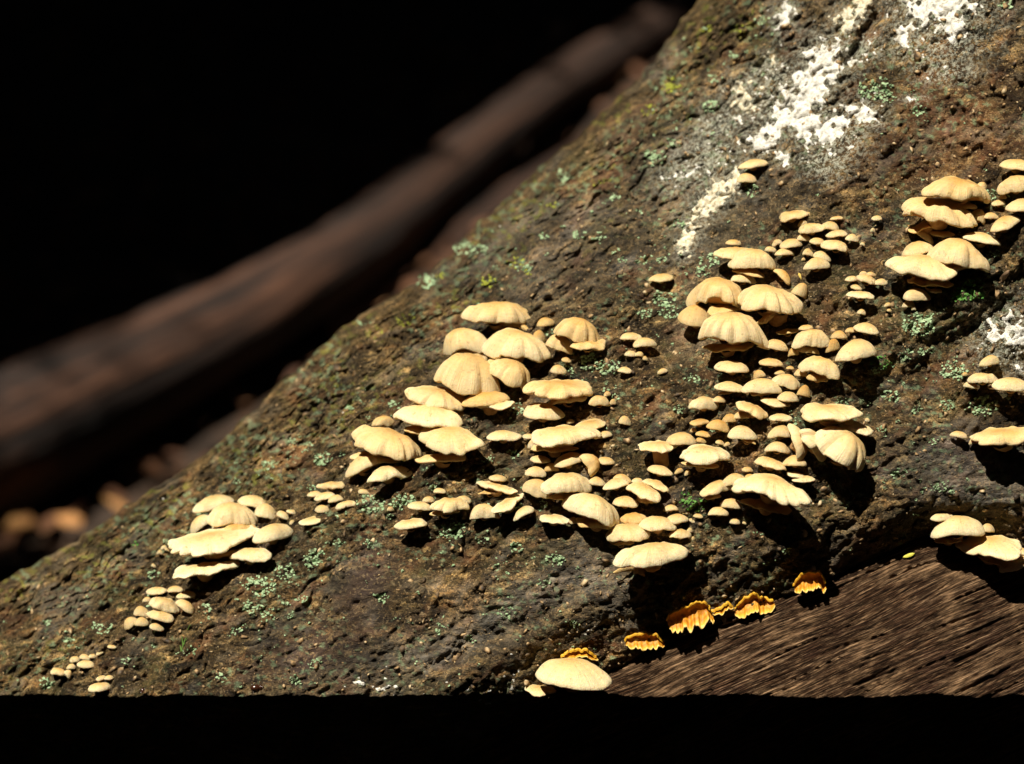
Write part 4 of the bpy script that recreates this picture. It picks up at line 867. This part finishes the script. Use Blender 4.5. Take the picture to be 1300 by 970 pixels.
flap([(712,834),(720,828),(731,823),(744,824),(757,832)], 'dark orange crust fungus peeping from behind the big bottom edge cap', 33, 12, .8)

# ------------------------------------------------------------------ beetle, moss sprig, fallen bits on the bark
M = NT('beetle_shell'); M.b.inputs['Base Color'].default_value = (.035, .012, .006, 1); M.b.inputs['Roughness'].default_value = .16; SHELL = M.m
def ellipsoid(c, r, fw, n=10, m=14, cut=None):
    th_ = np.linspace(0, np.pi, n)[:, None]; ph_ = np.linspace(0, 2 * np.pi, m, endpoint=False)[None]
    nrm_ = np.array([0, -.75, .66]); fx = np.array(fw, float); fx -= nrm_ * (fx @ nrm_); fx /= np.linalg.norm(fx); sy = np.cross(nrm_, fx)
    x_ = np.cos(th_) * r[0] + 0 * ph_; y_ = np.sin(th_) * np.cos(ph_) * r[1]; z_ = np.sin(th_) * np.sin(ph_) * r[2]
    v = c + U * (x_[..., None] * fx + y_[..., None] * sy + z_[..., None] * nrm_); return v.reshape(-1, 3), grid_faces(n, m, True), fx, sy, nrm_
def beetle(px, py, L, fw, label):
    c = surf(px + 0., py + 0., L * .28); root = empty('beetle', c)
    v, f, fx, sy, nz = ellipsoid(c, (L * .5, L * .30, L * .24), fw); mesh_obj('wing_case', v, f, SHELL, root, origin=c)
    v, f, *_ = ellipsoid(c + U * fx * L * .52, (L * .18, L * .24, L * .18), fw); mesh_obj('thorax', v, f, SHELL, root, origin=c)
    v, f, *_ = ellipsoid(c + U * fx * L * .72, (L * .13, L * .15, L * .12), fw); mesh_obj('head', v, f, SHELL, root, origin=c)
    for sd in (-1, 1):
        for k in (-.2, .15, .45):
            a_ = c + U * (fx * L * k + sy * sd * L * .2); b_ = a_ + U * (sy * sd * L * .3 + nz * L * .06 + fx * L * (k - .1) * .3); d_ = b_ + U * (sy * sd * L * .15 - nz * L * .32)
            v, f = tube([a_, b_, d_], np.array([.035, .03, .015]) * L * U, 5); mesh_obj('leg', v, f, SHELL, root, origin=c)
        a_ = c + U * (fx * L * .8 + sy * sd * L * .06); v, f = tube([a_, a_ + U * (fx * L * .2 + sy * sd * L * .15 + nz * L * .1), a_ + U * (fx * L * .38 + sy * sd * L * .3)], L * U * .012, 4); mesh_obj('antenna', v, f, SHELL, root, origin=c)
    tag(root, label, 'beetle')
beetle(324, 873, 13, (.9, -.2, .3), 'shiny dark brown beetle on the bark at the bottom edge, right of the corner caps')
beetle(181, 877, 9, (.2, -.4, -.8), 'reddish brown beetle at the bottom edge nearest the lower left corner caps')

M = NT('green_sprig'); M.b.inputs['Base Color'].default_value = (.10, .20, .03, 1); M.b.inputs['Roughness'].default_value = .6; SPRIG = M.m
rt_ = surf(231., 828., 0); root = empty('moss_sprig', rt_)
for k in range(7):
    t0 = rr.uniform(0, 1); p0 = surf(230 + 9 * t0, 828 - 30 * t0, .5); p2 = surf(230 + 9 * t0 + rr.uniform(-4, 9), 828 - 30 * t0 - rr.uniform(6, 14), rr.uniform(3, 8)); 
    v, f = tube([p0, .5 * (p0 + p2) + UP * U * 2, p2], np.array([.8, .7, .15]) * U, 5); mesh_obj('blade', v, f, SPRIG, root, origin=rt_)
tag(root, 'thin green moss sprig growing on bark below the far left rosette', 'moss')

def fleck(px, py, L, W, ang, col, name, label, cat, lift=1.6):
    M = NT(name); n = M.noise(M.n('ShaderNodeNewGeometry').outputs['Position'], 300, 3, .6); M.l(M.ramp(n, [(.35, tuple(c * .6 for c in col)), (.65, col)]), M.b.inputs['Base Color']); M.b.inputs['Roughness'].default_value = .7
    t = np.linspace(-1, 1, 9); wd = W * (1 - t * t) ** .7 * .5 + .1; ca, sa = math.cos(R(ang)), math.sin(R(ang)); rws = []
    for k, e in ((-1, 0), (0, 1.2), (1, 0)):
        x = px + ca * t * L / 2 - sa * k * wd; y = py + sa * t * L / 2 + ca * k * wd; rws.append(unproj(x, y, depth(x, y, False) - (lift + e + 1.2 * np.sin(t * 3)) * U))
    A = np.stack(rws); B = A + FWD * .5 * U; n = 9
    v = np.concatenate([A.reshape(-1, 3), B.reshape(-1, 3)]); f = grid_faces(3, n).tolist() + [q[::-1] for q in grid_faces(3, n, off=3 * n).tolist()]
    c = surf(px + 0., py + 0.); o = mesh_obj(name, v, f, M.m, None, origin=c); o.location = c; tag(o, label, cat)
fleck(1154, 705, 16, 4.5, -18, (.55, .50, .06), 'leaf_scrap', 'small yellow leaf scrap lying on the bare wood near its upper edge', 'leaf', 2.5)
fleck(1015, 349, 14, 3, 70, (.55, .38, .07), 'leaf_scrap', 'thin yellow sliver on bark right of the summit cap of the right column', 'leaf', 2.5)
fleck(697, 738, 20, 8, -22, (.22, .19, .13), 'bark_chip', 'flat grey bark chip below the bottom centre drift', 'bark chip', 1.5)
fleck(441, 850, 18, 9, -20, (.13, .10, .08), 'bark_chip', 'oval dark bark chip on smooth bark at the bottom edge', 'bark chip', 1.5)
fleck(1275, 351, 22, 7, -50, (.42, .27, .15), 'bark_chip', 'reddish tan flake of bark on the dark fold below the right stack', 'bark chip', 4)
fleck(157, 808, 16, 2, -25, (.40, .28, .15), 'twig_scrap', 'thin pale twig scrap left of the tan patch under the rosette', 'twig', 1.5)

# ------------------------------------------------------------------ the wood behind: floor, second log, roots, leaf litter
M = NT('forest_soil'); P = M.n('ShaderNodeNewGeometry').outputs['Position']; n = M.noise(P, 9, 6, .7); M.l(M.ramp(n, [(.3, (.018, .011, .007)), (.55, (.05, .028, .016)), (.75, (.10, .052, .028))]), M.b.inputs['Base Color']); M.b.inputs['Roughness'].default_value = .9; SOIL = M.m
xs = np.concatenate([-np.geomspace(60, 3.2, 16), np.linspace(-3, 3, 61), np.geomspace(3.2, 60, 16)]); ys = np.concatenate([-np.geomspace(60, 2.2, 16), np.linspace(-2, 6, 81), np.geomspace(6.2, 60, 16)])
GX, GY = np.meshgrid(xs, ys)
ZG = -.45
def ground_z(x, y): return ZG + .05 * fbm(np.asarray(x) / .9, np.asarray(y) / .9, 200, 3) + .012 * fbm(np.asarray(x) / .12, np.asarray(y) / .12, 204, 2) + 4.5 * sstep(6, 26, np.hypot(x, y))  # unseen outer rise is added to block low skylight
GZ = ground_z(GX, GY)
fl = mesh_obj('forest_floor', np.stack([GX, GY, GZ], -1).reshape(-1, 3), grid_faces(len(ys), len(xs)), SOIL); tag(fl, kind='structure')

def hit(px, py, z=0.0):
    z = z + ZG
    d = unproj(px, py, 1.0) - EYE; t = (z - EYE[2]) / d[2]; return EYE + d * t
M = NT('old_log_bark'); P = M.n('ShaderNodeAttribute', attribute_name='grain').outputs['Vector']; n = M.noise(P, 1.0, 5, .7, .4); M.l(M.ramp(n, [(.38, (.004, .002, .001)), (.5, (.032, .0135, .007)), (.62, (.11, .047, .024))]), M.b.inputs['Base Color']); M.b.inputs['Roughness'].default_value = .85
M.l(M.bump(n, .02, .8), M.b.inputs['Normal']); OLD = M.m
def limb(pix, rad, z, name, label, cat, par=None):
    P_ = np.array([hit(x, y, z_) for (x, y), z_ in zip(pix, z)]); k = np.linspace(0, len(P_) - 1, 70); i0 = np.clip(k.astype(int), 0, len(P_) - 2); fr = (k - i0)[:, None]
    fr = fr * fr * (3 - 2 * fr) * .0 + fr
    path = P_[i0] * (1 - fr) + P_[i0 + 1] * fr; r = np.interp(k, np.arange(len(rad)), rad)
    for _ in range(6): path[1:-1] = .25 * path[:-2] + .5 * path[1:-1] + .25 * path[2:]
    n = 20; v, f = tube(path, r, n); v = v.reshape(70, n, 3)
    aa = np.linspace(0, 2 * np.pi, n, endpoint=False)[None]; kk = np.linspace(0, 12, 70)[:, None]
    bump_ = 1 + .05 * perlin(kk + 0 * aa, 2.2 * np.cos(aa) + 0 * kk, 210) + .05 * perlin(kk * 3, 4 * np.sin(aa) + 0 * kk, 211)
    v = path[:, None] + (v - path[:, None]) * bump_[..., None]
    o = mesh_obj(name, v.reshape(-1, 3), f, OLD, par, origin=path[35]); 
    at = o.data.attributes.new('grain', 'FLOAT_VECTOR', 'POINT'); gv_ = np.stack([np.broadcast_to(kk * .45, (70, n)), 2.6 * np.cos(aa) + 0 * kk, 2.6 * np.sin(aa) + 0 * kk], -1); at.data.foreach_set('vector', gv_.reshape(-1).astype(np.float32))
    if par is None: o.location = path[35]; tag(o, label, cat)
    return o
limb([(960, -50), (870, 10), (700, 112), (560, 225), (440, 325), (300, 408), (150, 486), (0, 560), (-150, 630)], [.040, .040, .042, .047, .054, .062, .072, .082, .09], [.08, .08, .08, .08, .08, .08, .08, .08, .08], 'fallen_log', 'broad blurred brown log slanting through the dark background', 'log')
limb([(860, 135), (720, 215), (590, 300), (480, 380), (400, 430)], [.03, .034, .036, .034, .03], [.0, .0, .0, .0, .0], 'fallen_branch', 'dim fallen branch lying between the background log and the mossy trunk', 'branch')
M = NT('dead_leaf'); oi = M.n('ShaderNodeNewGeometry'); n = M.noise(oi.outputs['Position'], 14, 3, .6); M.l(M.ramp(n, [(.3, (.05, .02, .009)), (.5, (.13, .052, .022)), (.7, (.27, .14, .062))]), M.b.inputs['Base Color']); M.b.inputs['Roughness'].default_value = .8; LEAF = M.m
def leaves(pos, size, name, mat, flat=.35):
    n_ = len(pos); up = np.stack([rng.normal(0, flat, n_), rng.normal(0, flat, n_), np.ones(n_)], -1); up /= np.linalg.norm(up, axis=1)[:, None]
    t = rng.normal(size=(n_, 3)); t -= up * (t * up).sum(1)[:, None]; t /= np.linalg.norm(t, axis=1)[:, None]; b = np.cross(up, t)
    sh = np.array([(-1, 0, 0), (-.4, .42, .06), (.35, .38, .05), (1, 0, -.05), (.35, -.38, .05), (-.4, -.42, .06)])
    v = pos[:, None] + np.asarray(size).reshape(-1, 1, 1) * (sh[None, :, 0, None] * t[:, None] + sh[None, :, 1, None] * b[:, None] + sh[None, :, 2, None] * up[:, None])
    f = np.array([(0, 1, 2, 3), (0, 3, 4, 5)]); f = (f[None] + 6 * np.arange(n_)[:, None, None]).reshape(-1, 4)
    return v.reshape(-1, 3), f
n_ = 9000; lx = rng.uniform(-2.4, 1.8, n_); ly = rng.uniform(.5, 6, n_); v, f = leaves(np.stack([lx, ly, ground_z(lx, ly) + .012], -1), rng.uniform(.014, .03, n_), 'l', LEAF)
tag(mesh_obj('leaf_litter', v, f, LEAF, smooth=False), kind='stuff')
BIG = [(22, 642, .034, 'orange brown dead leaf at the left edge just above the mossy trunk'), (85, 622, .03, 'reddish dead leaf right of the orange brown one above the trunk'), (150, 606, .026, 'dull brown dead leaf furthest right of the three blurred above the trunk')]
HOLES = []
M = NT('sunlit_dead_leaf'); n = M.noise(M.n('ShaderNodeNewGeometry').outputs['Position'], 40, 3, .6); M.l(M.ramp(n, [(.35, (.28, .11, .035)), (.65, (.55, .29, .10))]), M.b.inputs['Base Color']); M.b.inputs['Roughness'].default_value = .8; LIT = M.m  # brighter copy of the dead leaf, sunlight put into its colour
for x, y, L, lab in BIG:
    p = hit(x, y, .06); p[2] = ground_z(p[0], p[1]) + .03; v, f = leaves(np.zeros((1, 3)), [L], 'l', LEAF, .3)
    o = mesh_obj('fallen_leaf', v, f, LIT, smooth=False); o.location = p; tag(o, lab, 'leaf', 'dead leaves on the dark forest floor'); HOLES.append((p, L * .5))

# ------------------------------------------------------------------ forest canopy and undergrowth: unseen, added to darken the wood, gaps cut for sun
E1 = np.cross(S, [0, 0, 1.0]); E1 /= np.linalg.norm(E1); E2 = np.cross(S, E1)
M = NT('canopy_leaf'); n = M.noise(M.n('ShaderNodeNewGeometry').outputs['Position'], 3, 3, .6); M.l(M.ramp(n, [(.3, (.03, .05, .015)), (.7, (.07, .11, .03))]), M.b.inputs['Base Color']); M.b.inputs['Roughness'].default_value = .6; CAN = M.m
sel = (PX > -70) & (PX < 1370) & (PY > -80) & (PY < 900)
lit = TV[sel][::9]; LU = np.stack([lit @ E1, lit @ E2], -1)
CS = .015; lo = LU.min(0) - .6; shp = np.ceil((LU.max(0) + .6 - lo) / CS).astype(int)
openm = np.zeros(shp, bool); ij = ((LU - lo) / CS).astype(int); openm[ij[:, 0], ij[:, 1]] = True
def dil(m, r):
    o = m.copy()
    for dx in range(-r, r + 1):
        for dy in range(-r, r + 1):
            if dx * dx + dy * dy <= r * r: o |= np.roll(np.roll(m, dx, 0), dy, 1)
    return o
openm = dil(openm, 1)
hr_ = random.Random(12)
LOGP = [(860, 6), (700, 105), (560, 215), (440, 312), (300, 385), (150, 462), (0, 532)]
for k in range(260):                      # small gaps that let weak flecks of sun reach the log and the litter
    t_ = hr_.uniform(0, 5.99); i = int(t_); fx_ = t_ - i
    x_ = LOGP[i][0] * (1 - fx_) + LOGP[i + 1][0] * fx_; y_ = LOGP[i][1] * (1 - fx_) + LOGP[i + 1][1] * fx_
    HOLES.append((hit(x_ + hr_.gauss(0, 14), y_ + hr_.gauss(-4, 16), .14), hr_.uniform(.0, .0012)))
for x_, y_, r_ in [(700, 230, .008), (580, 285, .008), (545, 315, .006), (225, 466, .022), (205, 474, .014), (16, 516, .026), (45, 505, .014), (330, 500, .004), (300, 520, .005), (250, 575, .006), (360, 470, .004), (600, 300, .006), (660, 265, .006), (720, 215, .006), (150, 612, .01), (240, 560, .004), (50, 632, .012)]:
    HOLES.append((hit(x_, y_, .16 if y_ < 530 and x_ < 300 else .03), r_))
def is_open(p, rad):
    c = np.stack([p @ E1, p @ E2], -1); res = np.zeros(len(p), bool)
    k = 12
    for a_ in np.linspace(0, 2 * np.pi, k, endpoint=False):
        for rr_ in (0, .5, 1.0):
            q = c + rr_ * rad[:, None] * np.array([math.cos(a_), math.sin(a_)]); i = ((q - lo) / CS).astype(int)
            okk = ((i >= 0) & (i < shp)).all(1); i = np.clip(i, 0, shp - 1); res |= okk & openm[i[:, 0], i[:, 1]]
    for hp, hr in HOLES:
        res |= np.hypot(c[:, 0] - hp @ E1, c[:, 1] - hp @ E2) < hr + rad * .8
    return res
def shell(n_, x0, x1, y0, y1, z0, z1, s0, s1):
    p = np.stack([rng.uniform(x0, x1, n_), rng.uniform(y0, y1, n_), rng.uniform(z0, z1, n_)], -1); sz_ = rng.uniform(s0, s1, n_); m = ~is_open(p, sz_ * 1.02); return p[m], sz_[m]
cen = np.array([0, .15, .4]) + S * 4.2
p1, z1 = shell(70000, cen[0] - 3.2, cen[0] + 2.4, cen[1] - 1.5, cen[1] + 7.5, cen[2] - .5, cen[2] + .6, .05, .11)
p3, z3 = shell(34000, cen[0] - .9, cen[0] + .9, cen[1] - .8, cen[1] + 1.4, cen[2] - .3, cen[2] + .3, .012, .03)
p2, z2 = shell(26000, -16, 16, -16, 16, 4.4, 7.0, .25, .45)
v, f = leaves(np.concatenate([p1, p2, p3]), np.concatenate([z1, z2, z3]), 'c', CAN, .6)
tag(mesh_obj('shade_canopy', v, f, CAN, smooth=False), kind='stuff')
n_ = 16000; aa = rng.uniform(0, 2 * np.pi, n_); ra = rng.uniform(9, 14, n_); p = np.stack([ra * np.cos(aa), ra * np.sin(aa), rng.uniform(.2, 6, n_)], -1); sz_ = rng.uniform(.25, .5, n_); m = ~is_open(p, sz_)
v, f = leaves(p[m], sz_[m], 'u', CAN, 3.0)
tag(mesh_obj('sky_block_leaves', v, f, CAN, smooth=False), kind='stuff')  # unseen leaf ring added to block light from the horizon
